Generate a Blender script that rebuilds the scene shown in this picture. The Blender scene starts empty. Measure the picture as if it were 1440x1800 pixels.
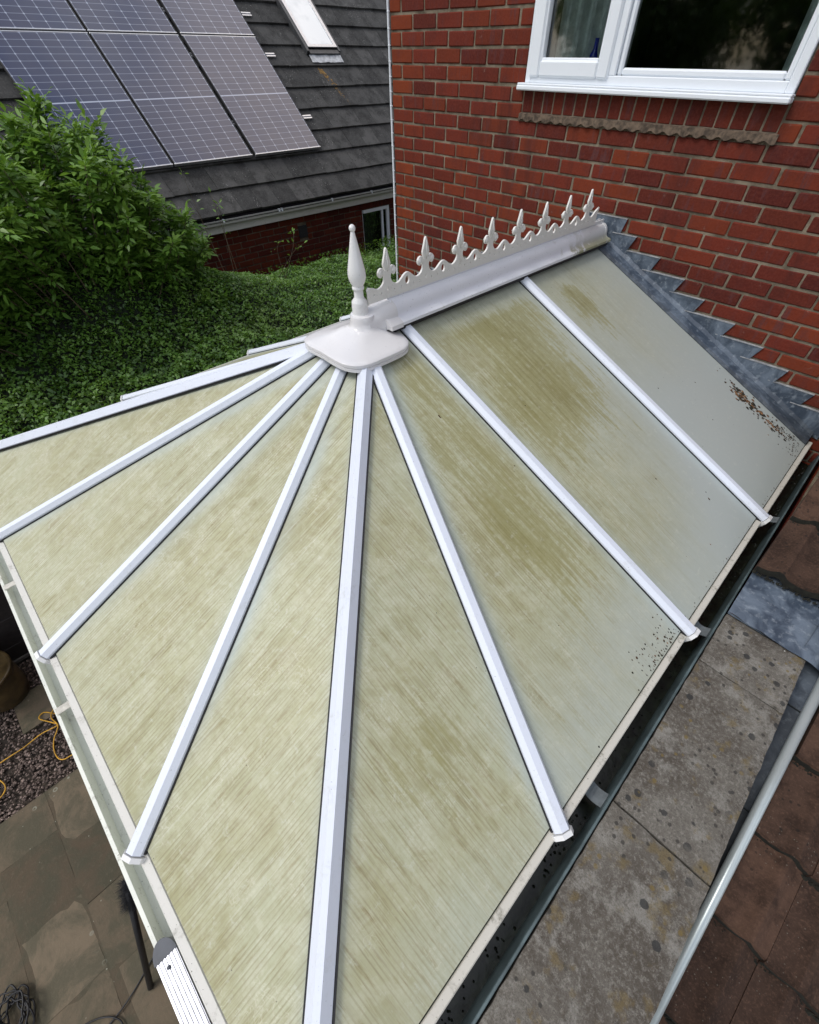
import bpy, math, random
import numpy as np
from mathutils import Vector, Matrix, noise as mnoise
random.seed(7); rng = np.random.default_rng(7)
R = math.radians
sc = bpy.context.scene
COL = sc.collection
GZ = -3.85           # ground level (z = 0 is a mortar bed of the house wall)

# ------------------------------------------------------------------ objects
ORG = {}
def tag(o, label=None, cat=None, group=None, kind=None):
    if label: o['label'] = label
    if cat: o['category'] = cat
    if group: o['group'] = group
    if kind: o['kind'] = kind
    return o
def thing(name, loc, label, cat, group=None):
    o = bpy.data.objects.new(name, None); COL.objects.link(o)
    o.location = loc; o.empty_display_size = .1
    ORG[o.name] = Vector(loc)
    return tag(o, label, cat, group)
class MB:
    """collects faces (with material slots, uv and one colour value) and links them as ONE mesh object"""
    def __init__(s): s.v=[]; s.f=[]; s.m=[]; s.c=[]; s.uv=[]; s.sm=[]
    def face(s, pts, m=0, c=(.5,.5,.5), uv=None, smooth=False):
        i=len(s.v); s.v += [tuple(p) for p in pts]; s.f.append(tuple(range(i,i+len(pts)))); s.m.append(m); s.c.append(c); s.sm.append(smooth)
        s.uv.append(uv if uv else [(0,0)]*len(pts))
    def mesh(s, V, F, m=0, c=(.5,.5,.5), smooth=False):
        i=len(s.v); s.v += [tuple(p) for p in V]
        for f in F: s.f.append(tuple(k+i for k in f)); s.m.append(m); s.c.append(c); s.uv.append([(0,0)]*len(f)); s.sm.append(smooth)
    def box(s, x0,x1,y0,y1,z0,z1, m=0, c=(.5,.5,.5), b=0.0, M=None, j=0.0):
        if b<=0:
            V=[(x,y,z) for z in (z0,z1) for y in (y0,y1) for x in (x0,x1)]
            F=[(0,2,3,1),(4,5,7,6),(0,1,5,4),(2,6,7,3),(0,4,6,2),(1,3,7,5)]
        else:
            b=min(b,(x1-x0)*.45,(y1-y0)*.45,(z1-z0)*.45)
            V=[];idx={}
            xs=(x0,x0+b,x1-b,x1);ys=(y0,y0+b,y1-b,y1);zs=(z0,z0+b,z1-b,z1)
            def g(i,jj,k):
                if (i,jj,k) not in idx: idx[(i,jj,k)]=len(V); V.append((xs[i],ys[jj],zs[k]))
                return idx[(i,jj,k)]
            F=[(g(1,1,0),g(1,2,0),g(2,2,0),g(2,1,0)),(g(1,1,3),g(2,1,3),g(2,2,3),g(1,2,3)),
               (g(1,0,1),g(2,0,1),g(2,0,2),g(1,0,2)),(g(1,3,1),g(1,3,2),g(2,3,2),g(2,3,1)),
               (g(0,1,1),g(0,1,2),g(0,2,2),g(0,2,1)),(g(3,1,1),g(3,2,1),g(3,2,2),g(3,1,2))]
            for a,p in ((0,1),(3,2)):
                for d,q in ((0,1),(3,2)):
                    F.append((g(1,a,q),g(2,a,q),g(2,p,d),g(1,p,d)))
                    F.append((g(a,1,q),g(a,2,q),g(p,2,d),g(p,1,d)))
                    F.append((g(a,q,1),g(a,q,2),g(p,d,2),g(p,d,1)))
                    for e,r_ in ((0,1),(3,2)):
                        F.append((g(a,q,r_),g(p,d,r_),g(p,q,e)))
        if M is not None: V=[tuple(M@Vector(p)) for p in V]
        if j: V=[tuple(q+random.uniform(-j,j) for q in p) for p in V]
        s.mesh(V,F,m,c)
    def prism(s, prof, A, B, up=(0,0,1), m=0, c=(.5,.5,.5), closed=True, caps=True, smooth=False, side=None):
        A=Vector(A);B=Vector(B);d=(B-A).normalized()
        x=(Vector(side) if side else d.cross(Vector(up))).normalized(); z=x.cross(d).normalized()
        n=len(prof);V=[A+x*p[0]+z*p[1] for p in prof]+[B+x*p[0]+z*p[1] for p in prof]
        F=[(i,(i+1)%n,n+(i+1)%n,n+i) for i in range(n if closed else n-1)]
        if closed and caps: F+= [tuple(range(n))[::-1],tuple(range(n,2*n))]
        s.mesh(V,F,m,c,smooth)
    def tube(s, pts, r, n=8, m=0, c=(.5,.5,.5), taper=None):
        pts=[Vector(p) for p in pts]; V=[];F=[]
        for i,p in enumerate(pts):
            t=(pts[min(i+1,len(pts)-1)]-pts[max(i-1,0)]).normalized()
            a=t.orthogonal() if i==0 else (a-t*a.dot(t)); a=a.normalized(); b=t.cross(a)
            rr=r if taper is None else r*(1+(taper-1)*i/(len(pts)-1))
            V+=[p+a*rr*math.cos(2*math.pi*k/n)+b*rr*math.sin(2*math.pi*k/n) for k in range(n)]
        for i in range(len(pts)-1):
            for k in range(n): F.append((i*n+k,i*n+(k+1)%n,(i+1)*n+(k+1)%n,(i+1)*n+k))
        F.append(tuple(range(n))[::-1]); F.append(tuple((len(pts)-1)*n+k for k in range(n)))
        s.mesh(V,F,m,c,True)
    def lathe(s, prof, cx,cy,n=32,m=0,c=(.5,.5,.5)):
        V=[];F=[]
        for r,z in prof: V+=[(cx+r*math.cos(2*math.pi*k/n),cy+r*math.sin(2*math.pi*k/n),z) for k in range(n)]
        for i in range(len(prof)-1):
            for k in range(n): F.append((i*n+k,i*n+(k+1)%n,(i+1)*n+(k+1)%n,(i+1)*n+k))
        F.append(tuple(range(n))[::-1]);F.append(tuple((len(prof)-1)*n+k for k in range(n)))
        s.mesh(V,F,m,c,True)
    def build(s, name, mats, parent=None, label=None, origin=None):
        me=bpy.data.meshes.new(name)
        org=Vector((0,0,0)) if parent is None else ORG[parent.name]
        if origin is not None: org=Vector(origin)
        me.from_pydata([tuple(Vector(p)-org) for p in s.v],[],s.f)
        if not isinstance(mats,(list,tuple)): mats=[mats]
        for k in mats: me.materials.append(k)
        me.polygons.foreach_set('material_index',s.m)
        me.polygons.foreach_set('use_smooth',s.sm)
        ca=me.color_attributes.new('tone','FLOAT_COLOR','CORNER')
        buf=[];ub=[]
        for f,c,u in zip(s.f,s.c,s.uv):
            buf+= [c[0],c[1],c[2],1.0]*len(f)
            for q in u: ub+=[q[0],q[1]]
        ca.data.foreach_set('color',buf)
        if any(any(q!=(0,0) for q in u) for u in s.uv):
            uvl=me.uv_layers.new(name='uv'); uvl.data.foreach_set('uv',ub)
        me.update()
        o=bpy.data.objects.new(name,me); COL.objects.link(o)
        if parent is not None:
            o.parent=parent
            ORG[o.name]=org
        else:
            o.location=org; ORG[o.name]=org
        if label: o['label']=label
        return o
def autosmooth(o, ang=40):
    me=o.data
    me.polygons.foreach_set('use_smooth',[True]*len(me.polygons))
    try: me.set_sharp_from_angle(angle=R(ang))
    except Exception: pass
    return o

# ------------------------------------------------------------------ materials
class NT:
    def __init__(s,name):
        s.mat=bpy.data.materials.new(name); s.mat.use_nodes=True; s.t=s.mat.node_tree; s.t.nodes.clear()
        s.out=s.n('ShaderNodeOutputMaterial'); s.b=s.n('ShaderNodeBsdfPrincipled'); s.l(s.b.outputs[0],s.out.inputs[0])
    def n(s,t,**k):
        q=s.t.nodes.new(t)
        for a,b in k.items(): setattr(q,a,b)
        return q
    def l(s,a,b): s.t.links.new(a,b)
    def put(s,sock,v):
        if hasattr(v,'is_output') or isinstance(v,bpy.types.NodeSocket): s.l(v,sock)
        else:
            if isinstance(v,(tuple,list)) and len(v)==3 and sock.type=='RGBA': v=(*v,1)
            sock.default_value=v
    def obj(s): return s.n('ShaderNodeTexCoord').outputs['Object']
    def geo(s): return s.n('ShaderNodeNewGeometry').outputs['Position']
    def uv(s): return s.n('ShaderNodeTexCoord').outputs['UV']
    def mapv(s,v,scale=(1,1,1),loc=(0,0,0),rot=(0,0,0)):
        q=s.n('ShaderNodeMapping'); s.l(v,q.inputs[0]); q.inputs['Scale'].default_value=scale; q.inputs['Location'].default_value=loc; q.inputs['Rotation'].default_value=rot
        return q.outputs[0]
    def noise(s,v,scale=5,detail=4,rough=.55,dist=0,color=False):
        q=s.n('ShaderNodeTexNoise'); s.l(v,q.inputs['Vector']); q.inputs['Scale'].default_value=scale; q.inputs['Detail'].default_value=detail; q.inputs['Roughness'].default_value=rough; q.inputs['Distortion'].default_value=dist
        return q.outputs['Color' if color else 'Fac']
    def voro(s,v,scale=5,feature='F1',rnd=1,out='Distance'):
        q=s.n('ShaderNodeTexVoronoi',feature=feature); s.l(v,q.inputs['Vector']); q.inputs['Scale'].default_value=scale; q.inputs['Randomness'].default_value=rnd
        return q.outputs[out]
    def ramp(s,f,a,b,ca=0.,cb=1.):
        q=s.n('ShaderNodeMapRange',interpolation_type='SMOOTHSTEP'); s.put(q.inputs[0],f)
        q.inputs[1].default_value=a;q.inputs[2].default_value=b;q.inputs[3].default_value=ca;q.inputs[4].default_value=cb
        return q.outputs[0]
    def math(s,op,a,b=0.,c=0.,clamp=False):
        q=s.n('ShaderNodeMath',operation=op,use_clamp=clamp); s.put(q.inputs[0],a);s.put(q.inputs[1],b)
        if op=='MULTIPLY_ADD': s.put(q.inputs[2],c)
        return q.outputs[0]
    def mix(s,f,a,b,mode='MIX'):
        q=s.n('ShaderNodeMix',data_type='RGBA',blend_type=mode); s.put(q.inputs[0],f); s.put(q.inputs[6],a); s.put(q.inputs[7],b)
        return q.outputs[2]
    def attr(s,name): return s.n('ShaderNodeAttribute',attribute_name=name)
    def sep(s,v):
        q=s.n('ShaderNodeSeparateXYZ'); s.l(v,q.inputs[0]); return q.outputs
    def bump(s,h,strength=.3,dist=.01,normal=None):
        q=s.n('ShaderNodeBump'); s.l(h,q.inputs['Height']); q.inputs['Strength'].default_value=strength; q.inputs['Distance'].default_value=dist
        if normal is not None: s.l(normal,q.inputs['Normal'])
        s.l(q.outputs[0],s.b.inputs['Normal']); return q.outputs[0]
    def set(s,col=None,rough=None,metal=None,spec=None,**k):
        if col is not None: s.put(s.b.inputs['Base Color'],col)
        if rough is not None: s.put(s.b.inputs['Roughness'],rough)
        if metal is not None: s.put(s.b.inputs['Metallic'],metal)
        if spec is not None: s.put(s.b.inputs['Specular IOR Level'],spec)
        for a,v in k.items(): s.put(s.b.inputs[a.replace('_',' ')],v)
        return s.mat

def m_upvc(name,col=(.74,.76,.78),dirt=.35,dcol=(.30,.29,.22),rough=.28):
    g=NT(name); p=g.geo()
    a=g.noise(p,9,5,.65); b=g.noise(g.mapv(p,(1,1,1)),70,4,.7)
    k=g.ramp(g.math('MULTIPLY_ADD',b,.45,g.math('MULTIPLY',a,.55)),.52,.72)
    c=g.mix(g.math('MULTIPLY',k,dirt),col,dcol)
    sp=g.ramp(g.noise(p,160,2,.5),.70,.76); c=g.mix(g.math('MULTIPLY',sp,dirt*1.2),c,(.06,.055,.04))
    g.bump(g.noise(p,40,3),.05,.002)
    return g.set(c,g.ramp(a,.3,.7,rough,rough+.15))
UP_BAR=m_upvc('upvc_bar',(.70,.74,.82),.34,(.40,.41,.36))
UP_CAP=m_upvc('upvc_cap',(.76,.76,.75),.3,(.50,.48,.42),.16)
UP_CREST=m_upvc('upvc_crest',(.72,.71,.67),.35,(.36,.34,.27),.4)
UP_DIRTY=m_upvc('upvc_dirty',(.62,.61,.56),.75,(.22,.21,.16),.5)
UP_EAVE=m_upvc('upvc_eave',(.52,.50,.44),.9,(.10,.095,.06),.55)
UP_WIN=m_upvc('upvc_window',(.78,.82,.86),.05)
UP_FASC=m_upvc('upvc_fascia',(.60,.60,.58),.6,(.30,.30,.26),.5)
UP_GUT=m_upvc('upvc_gutter',(.66,.68,.61),.85,(.20,.18,.14),.35)

def m_ridge():
    g=NT('upvc_ridge'); p=g.geo(); x=g.sep(p)
    a=g.noise(p,14,5,.7)
    nearwall=g.ramp(x[1],-.75,-.15)
    k=g.math('MULTIPLY',g.ramp(g.math('MULTIPLY_ADD',nearwall,.35,a),.62,.80),.9)
    low=g.ramp(x[2],-.95,-.90,1.,.25)
    c=g.mix(g.math('MULTIPLY',k,low),(.74,.75,.79),(.24,.235,.10))
    sp=g.ramp(g.noise(p,120,2,.5),.69,.74); c=g.mix(g.math('MULTIPLY',sp,.5),c,(.12,.11,.08))
    return g.set(c,.3)
RIDGE=m_ridge()

def simple(name,col,rough=.5,metal=0,nscale=20,var=.25,bump=.0,spec=.5):
    g=NT(name); p=g.geo(); a=g.noise(p,nscale,5,.6)
    c=g.mix(g.ramp(a,.3,.7),tuple(v*(1-var) for v in col),tuple(min(1,v*(1+var)) for v in col))
    if bump: g.bump(a,bump,.005)
    return g.set(c,rough,metal,spec)
GASKET=simple('black_gasket',(.012,.012,.014),.6)
DARK=simple('dark_room',(.012,.012,.013),.9)
ALU=simple('aluminium',(.55,.56,.60),.38,1,60,.12)
GALV=simple('galvanised_steel',(.50,.56,.56),.30,.35,6,.05)
CAPPLASTIC=simple('grey_plastic',(.055,.062,.075),.5)
GUTGREY=simple('grey_gutter_plastic',(.075,.105,.110),.45,0,12,.35)
MUCK=simple('wet_muck',(.010,.014,.008),.35,0,30,.6,.4)
BRACK=simple('bracket_plastic',(.50,.48,.42),.45,0,30,.2)
STRAP=simple('grey_strap',(.13,.15,.16),.5,0,30,.2)
BLACKRUB=simple('black_rubber',(.012,.012,.014),.5)
YCORD=simple('yellow_cord',(.62,.33,.02),.5)
TERRA=simple('glazed_pot',(.075,.05,.02),.3,0,8,.5,.1)
SOIL=simple('soil',(.02,.014,.009),.9,0,60,.5,.4)
FENCE=simple('near_black_timber',(.014,.010,.009),.7,0,30,.4,.3)
BARK=simple('bark',(.09,.065,.04),.8,0,40,.4,.5)
CURT=simple('curtain_cloth',(.62,.66,.62),.85)
BLUEGL=simple('blue_glass',(.01,.02,.42),.1)
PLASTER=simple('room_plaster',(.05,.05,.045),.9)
CHIP=simple('dead_leaf',(.055,.028,.012),.85,0,60,.7)

# polycarbonate glazing: attribute 'grime' r=algae streaks, g=yellowing, b=clean halo ; uv = (across flutes, up the slope) in metres
def m_poly():
    g=NT('stained_polycarbonate'); uv=g.uv(); at=g.attr('grime'); s=g.sep(at.outputs['Vector'])
    alg,yel,clean=s[0],s[1],s[2]
    pos=g.geo()
    big=g.noise(pos,3.2,5,.6)
    st=g.noise(g.mapv(uv,(60,3.2,1)),1,5,.62,.3)           # long streaks down the fall
    st2=g.noise(g.mapv(uv,(150,9,1)),1,3,.6)
    fine=g.noise(pos,42,5,.7)
    mott=g.noise(pos,14,5,.7,.6)
    # flute lines
    x=g.sep(uv)
    ph=g.math('MULTIPLY',x[0],2*math.pi/.0112)
    fl=g.math('MULTIPLY_ADD',g.math('SINE',ph),.5,.5)
    flm=g.math('MULTIPLY',g.ramp(fl,.55,1.0),g.ramp(st,.36,.62))
    base=g.mix(yel,(.395,.432,.408),(.408,.415,.262))
    base=g.mix(g.math('MULTIPLY',g.ramp(big,.35,.68),g.math('MULTIPLY',yel,.55)),base,(.345,.315,.150))
    sA=g.noise(g.mapv(uv,(26,1.5,1)),1,7,.72,.2); sB=g.noise(g.mapv(uv,(105,7,1),(3,1,0)),1,4,.65)
    blot=g.noise(pos,2.1,4,.6)
    kA=g.math('MULTIPLY',g.ramp(g.math('MULTIPLY_ADD',blot,.5,g.math('MULTIPLY',sA,.6)),.52,.66),g.math('MULTIPLY',yel,.62))
    base=g.mix(kA,base,(.255,.240,.105))
    kB=g.math('MULTIPLY',g.ramp(g.math('MULTIPLY_ADD',sA,.35,g.math('MULTIPLY',sB,.65)),.535,.62),g.math('MULTIPLY',yel,.62))
    base=g.mix(kB,base,(.200,.150,.048))
    kD=g.math('MULTIPLY',g.ramp(g.noise(g.mapv(uv,(178,5,1),(7,7,0)),1,3,.6),.56,.66),g.math('MULTIPLY',yel,.50))
    base=g.mix(kD,base,(.215,.185,.085))
    kC=g.math('MULTIPLY',g.ramp(g.noise(g.mapv(uv,(60,2.4,1),(9,5,0)),1,5,.65),.54,.66),g.math('MULTIPLY',yel,.45))
    base=g.mix(kC,base,(.56,.57,.44))
    # lighter creamy worm-like mottling
    vor=g.voro(g.mapv(g.noise(pos,9,3,.5,0,True),(1,1,1)),9,'DISTANCE_TO_EDGE')
    trail=g.math('MULTIPLY',g.ramp(vor,.0,.05,1,0),g.ramp(g.noise(pos,7,2),.50,.62))
    base=g.mix(g.math('MULTIPLY',trail,g.math('MULTIPLY_ADD',yel,.42,.10)),base,(.58,.57,.44))
    base=g.mix(g.math('MULTIPLY',g.ramp(mott,.40,.65),g.math('MULTIPLY',yel,.42)),base,(.53,.53,.40))
    base=g.mix(g.math('MULTIPLY',g.ramp(fine,.42,.62),g.math('MULTIPLY',yel,.30)),base,(.30,.275,.16))
    # flutes filled with dirt
    base=g.mix(g.math('MULTIPLY',flm,g.math('MULTIPLY',yel,.50)),base,(.19,.16,.08))
    # small brown dashes along flutes
    dash=g.math('MULTIPLY',g.ramp(st2,.60,.74),g.ramp(big,.40,.62))
    base=g.mix(g.math('MULTIPLY',dash,g.math('MULTIPLY',yel,.85)),base,(.19,.135,.045))
    # olive algae
    mask=g.math('ADD',g.math('MULTIPLY',st,.60),g.math('MULTIPLY',g.math('ADD',mott,fine),.20))
    am=g.ramp(g.math('ADD',mask,g.math('MULTIPLY_ADD',alg,.36,-.235)),.455,.575)
    am=g.math('MULTIPLY',am,g.ramp(alg,.02,.25))
    base=g.mix(g.math('MULTIPLY',am,.66),base,(.262,.245,.098))
    am2=g.ramp(g.math('ADD',mask,g.math('MULTIPLY_ADD',alg,.42,-.42)),.44,.58)
    base=g.mix(g.math('MULTIPLY',g.math('MULTIPLY',am2,g.ramp(alg,.1,.4)),.42),base,(.15,.125,.03))
    base=g.mix(g.math('MULTIPLY',clean,.85),base,(.40,.475,.475))
    pale=g.ramp(g.noise(pos,30,5,.75),.56,.70); base=g.mix(g.math('MULTIPLY',pale,.30),base,(.56,.58,.50))
    # tiny dark specks
    sp=g.voro(pos,26,'F1'); spk=g.math('MULTIPLY',g.ramp(sp,.035,.06,1,0),g.ramp(g.noise(pos,6,2),.56,.60))
    base=g.mix(g.math('MULTIPLY',spk,.8),base,(.03,.022,.012))
    g.bump(g.math('MULTIPLY_ADD',fl,.5,g.math('MULTIPLY',fine,.5)),.12,.001)
    r=g.math('MULTIPLY_ADD',yel,.16,.30)
    return g.set(base,g.math('MULTIPLY_ADD',fine,.12,r),spec=.5)
POLY=m_poly()

def m_brick(name,dark=1.0):
    g=NT(name); p=g.obj(); at=g.attr('tone').outputs['Color']; s=g.sep(g.attr('tone').outputs['Vector'])
    a=g.noise(p,11,6,.7); b=g.noise(p,85,4,.65); c3=g.noise(g.mapv(p,(26,26,5)),1,4,.6)
    base=g.mix(s[0],(.070*dark,.014*dark,.011*dark),(.150*dark,.026*dark,.015*dark))
    base=g.mix(g.math('MULTIPLY',s[1],.9),base,(.205*dark,.042*dark,.014*dark))
    base=g.mix(g.math('MULTIPLY',g.ramp(a,.45,.70),.40),base,(.065*dark,.022*dark,.022*dark))
    base=g.mix(g.math('MULTIPLY',g.ramp(c3,.52,.66),g.math('MULTIPLY',s[2],.75)),base,(.085*dark,.040*dark,.042*dark))
    base=g.mix(g.ramp(b,.35,.75,0,.35),base,(.19*dark,.052*dark,.034*dark))
    sp=g.ramp(g.voro(p,60),.06,.12,1,0); base=g.mix(g.math('MULTIPLY',sp,.6),base,(.03,.012,.010)); sv=g.ramp(g.noise(g.mapv(p,(5,5,1.1)),1,5,.6),.52,.70,0,.55); base=g.mix(sv,base,(.050*dark,.018*dark,.016*dark)); ef=g.ramp(g.noise(p,22,5,.7),.62,.72,0,.30); base=g.mix(ef,base,(.30*dark,.20*dark,.16*dark))
    g.bump(g.math('MULTIPLY_ADD',b,.5,g.math('MULTIPLY',g.noise(p,30,4),.5)),.5,.004)
    return g.set(base,.86,spec=.12)
BRICK=m_brick('red_brick'); BRICK2=m_brick('neighbour_brick',.62)
def m_mortar(name,k=1.):
    g=NT(name); p=g.obj(); a=g.noise(p,8,5,.6); b=g.noise(p,90,4,.7)
    c=g.mix(g.ramp(a,.35,.65),(.11*k,.09*k,.065*k),(.25*k,.208*k,.152*k)); c=g.mix(g.ramp(b,.5,.8,0,.5),c,(.12*k,.10*k,.08*k))
    g.bump(g.math('MULTIPLY_ADD',b,.6,g.math('MULTIPLY',g.noise(p,25,4),.6)),.9,.008)
    return g.set(c,.95,spec=.1)
MORTAR=m_mortar('lime_mortar'); MORTAR2=m_mortar('neighbour_mortar',.60)

def m_tile(name,c0,c1,lich,scale=1.,spots=.5,lowspot=True):
    g=NT(name); p=g.obj(); s=g.sep(g.attr('tone').outputs['Vector'])
    a=g.noise(p,6*scale,6,.65); b=g.noise(p,60*scale,4,.7)
    c=g.mix(s[0],c0,c1)
    c=g.mix(g.ramp(a,.40,.66,0,.7),c,tuple(v*.45 for v in c0))
    c=g.mix(g.ramp(b,.45,.8,0,.5),c,tuple(v*1.6 for v in c1))
    v=g.voro(p,38*scale); w=g.noise(p,3.5,3)
    m=g.math('MULTIPLY',g.ramp(v,.10,.17,1,0),g.ramp(w,.53,.62)); c=g.mix(g.math('MULTIPLY',m,spots),c,lich)
    v2=g.voro(g.mapv(p,(1,1,1),(3,1,2)),17*scale); m2=g.math('MULTIPLY',g.ramp(g.math('MULTIPLY_ADD',b,.10,v2),.17,.24,1,0),g.ramp(g.noise(p,2.3,3),.46,.56)); c=g.mix(g.math('MULTIPLY',m2,.75),c,(.018,.014,.012))
    g.bump(g.math('MULTIPLY_ADD',b,.5,a),.6,.005)
    return g.set(c,.88,spec=.2)
SLATE=m_tile('grey_roof_tile',(.038,.038,.037),(.082,.081,.078),(.45,.45,.42),1,.75)
PANTILE=m_tile('brown_roof_tile',(.042,.025,.018),(.088,.050,.034),(.26,.24,.20),1.9,.35)

def m_concrete():
    g=NT('lichened_concrete'); p=g.obj()
    a=g.noise(p,5,6,.7); b=g.noise(p,85,6,.8); f=g.noise(p,230,3,.7)
    c=g.mix(g.ramp(a,.35,.65),(.080,.068,.055),(.150,.138,.118))
    c=g.mix(g.ramp(b,.45,.70,0,.8),c,(.27,.255,.225))
    c=g.mix(g.ramp(g.noise(p,11,5,.7),.50,.66,0,.55),c,(.30,.29,.26))
    c=g.mix(g.ramp(g.noise(p,16,4,.6),.55,.68,0,.65),c,(.155,.115,.050))
    c=g.mix(g.ramp(f,.48,.68,0,.5),c,(.06,.054,.046))
    wob=g.math('MULTIPLY_ADD',b,.16,-.08)
    v=g.voro(p,16); m=g.math('MULTIPLY',g.ramp(g.math('ADD',v,wob),.17,.21,1,0),g.ramp(g.noise(p,3.1,2),.46,.54)); c=g.mix(g.math('MULTIPLY',m,.85),c,(.036,.037,.037))
    v=g.voro(g.mapv(p,(1,1,1),(8,3,3)),34); m=g.math('MULTIPLY',g.ramp(g.math('ADD',v,wob),.16,.24,1,0),g.ramp(g.noise(p,5,2),.46,.54)); c=g.mix(g.math('MULTIPLY',m,.8),c,(.045,.042,.038))
    v=g.voro(g.mapv(p,(1,1,1),(5,2,9)),24); m=g.math('MULTIPLY',g.ramp(g.math('ADD',v,wob),.13,.20,1,0),g.ramp(g.noise(p,4,2),.50,.58)); c=g.mix(g.math('MULTIPLY',m,.75),c,(.17,.125,.050))
    v=g.voro(g.mapv(p,(1,1,1),(1,7,3)),21); m=g.math('MULTIPLY',g.ramp(g.math('ADD',v,wob),.05,.09,1,0),g.ramp(g.noise(p,3,2),.56,.60)); c=g.mix(m,c,(.62,.62,.56))
    g.bump(g.math('MULTIPLY_ADD',b,.6,g.math('MULTIPLY',f,.4)),.9,.006)
    return g.set(c,.92,spec=.15)
CONC=m_concrete()
def m_lead():
    g=NT('weathered_lead'); p=g.geo(); a=g.noise(p,7,6,.65,.8); b=g.noise(p,38,4,.6)
    c=g.mix(g.ramp(a,.38,.64),(.045,.062,.088),(.135,.170,.215)); c=g.mix(g.ramp(b,.52,.72,0,.55),c,(.27,.31,.35))
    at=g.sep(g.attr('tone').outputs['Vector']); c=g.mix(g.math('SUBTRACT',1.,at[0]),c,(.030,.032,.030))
    g.bump(g.math('MULTIPLY_ADD',b,.2,a),.35,.006)
    return g.set(c,g.ramp(a,.3,.7,.38,.6),spec=.5)
LEAD=m_lead()
def m_slab():
    g=NT('riven_paving'); p=g.obj(); s=g.sep(g.attr('tone').outputs['Vector'])
    a=g.noise(p,4,6,.7,.4); b=g.noise(p,45,4,.7)
    c=g.mix(s[0],(.092,.070,.046),(.185,.145,.098)); c=g.mix(g.ramp(a,.38,.60,0,.65),c,(.062,.064,.042))
    c=g.mix(g.ramp(b,.5,.8,0,.35),c,(.17,.145,.10))
    v=g.voro(p,11); rg=g.math('MULTIPLY',g.ramp(g.math('ABSOLUTE',g.math('SUBTRACT',v,.15)),.02,.05,1,0),g.ramp(g.noise(p,1.5,2),.47,.53)); c=g.mix(g.math('MULTIPLY',rg,.55),c,(.36,.37,.30))
    v=g.voro(g.mapv(p,(1,1,1),(4,4,4)),16); rg=g.math('MULTIPLY',g.ramp(v,.05,.08,1,0),g.ramp(g.noise(p,3,2),.50,.56)); c=g.mix(g.math('MULTIPLY',rg,.6),c,(.40,.40,.32))
    g.bump(g.math('MULTIPLY_ADD',b,.3,a),.6,.01)
    return g.set(c,.85,spec=.25)
SLAB=m_slab()
GROUND=simple('bare_earth',(.055,.042,.032),.95,0,3,.5,.4)
def m_gravel():
    g=NT('gravel_stone'); s=g.sep(g.attr('tone').outputs['Vector'])
    c=g.mix(s[0],(.075,.052,.042),(.34,.255,.215)); return g.set(c,.8)
GRAVEL=m_gravel()
def m_leaf(name,c0,c1,c2):
    g=NT(name); s=g.sep(g.attr('tone').outputs['Vector'])
    c=g.mix(s[0],c0,c1); c=g.mix(s[1],c,c2)
    return g.set(c,.42,spec=.4,Transmission_Weight=0.0,Subsurface_Weight=0.0)
def leaf_mat(name,c0,c1,c2):
    g=NT(name); s=g.sep(g.attr('tone').outputs['Vector'])
    c=g.mix(s[0],c0,c1); c=g.mix(s[1],c,c2); g.set(c,.42,spec=.45)
    t=g.n('ShaderNodeBsdfTranslucent'); g.l(g.mix(.6,c,(.20,.34,.03)),t.inputs[0])
    m=g.n('ShaderNodeMixShader'); m.inputs[0].default_value=.28; g.l(g.b.outputs[0],m.inputs[1]); g.l(t.outputs[0],m.inputs[2]); g.l(m.outputs[0],g.out.inputs[0])
    return g.mat
HLEAF=leaf_mat('hedge_leaf',(.042,.105,.020),(.135,.275,.045),(.30,.44,.11))
SLEAF=leaf_mat('shrub_leaf',(.045,.115,.018),(.130,.275,.034),(.27,.42,.07))
TLEAF=leaf_mat('tree_leaf',(.020,.045,.012),(.05,.095,.02),(.10,.15,.03))
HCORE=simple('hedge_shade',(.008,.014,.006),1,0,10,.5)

def m_glass(name,tint=(.9,.95,.95),rough=.0,refl=1.45,alpha=.0):
    g=NT(name)
    gl=g.n('ShaderNodeBsdfGlossy'); gl.inputs['Roughness'].default_value=.035
    tr=g.n('ShaderNodeBsdfTransparent'); tr.inputs[0].default_value=(*tint,1)
    fr=g.n('ShaderNodeFresnel'); fr.inputs[0].default_value=1.5
    ad=g.math('MULTIPLY_ADD',fr.outputs[0],1.5,.03,True)
    m=g.n('ShaderNodeMixShader'); g.l(ad,m.inputs[0]); g.l(tr.outputs[0],m.inputs[1]); g.l(gl.outputs[0],m.inputs[2]); g.l(m.outputs[0],g.out.inputs[0])
    return g.mat
GLASS=m_glass('window_glass')
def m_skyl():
    g=NT('skylight_glass'); g.b.inputs['Coat Weight'].default_value=1.; return g.set(g.mix(g.ramp(g.noise(g.geo(),3,3),.4,.6),(.66,.72,.75),(.50,.57,.61)),.06,0,1.0)  # pale base colours stand in for bright cloud reflected in the glass
SKYL=m_skyl()
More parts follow.
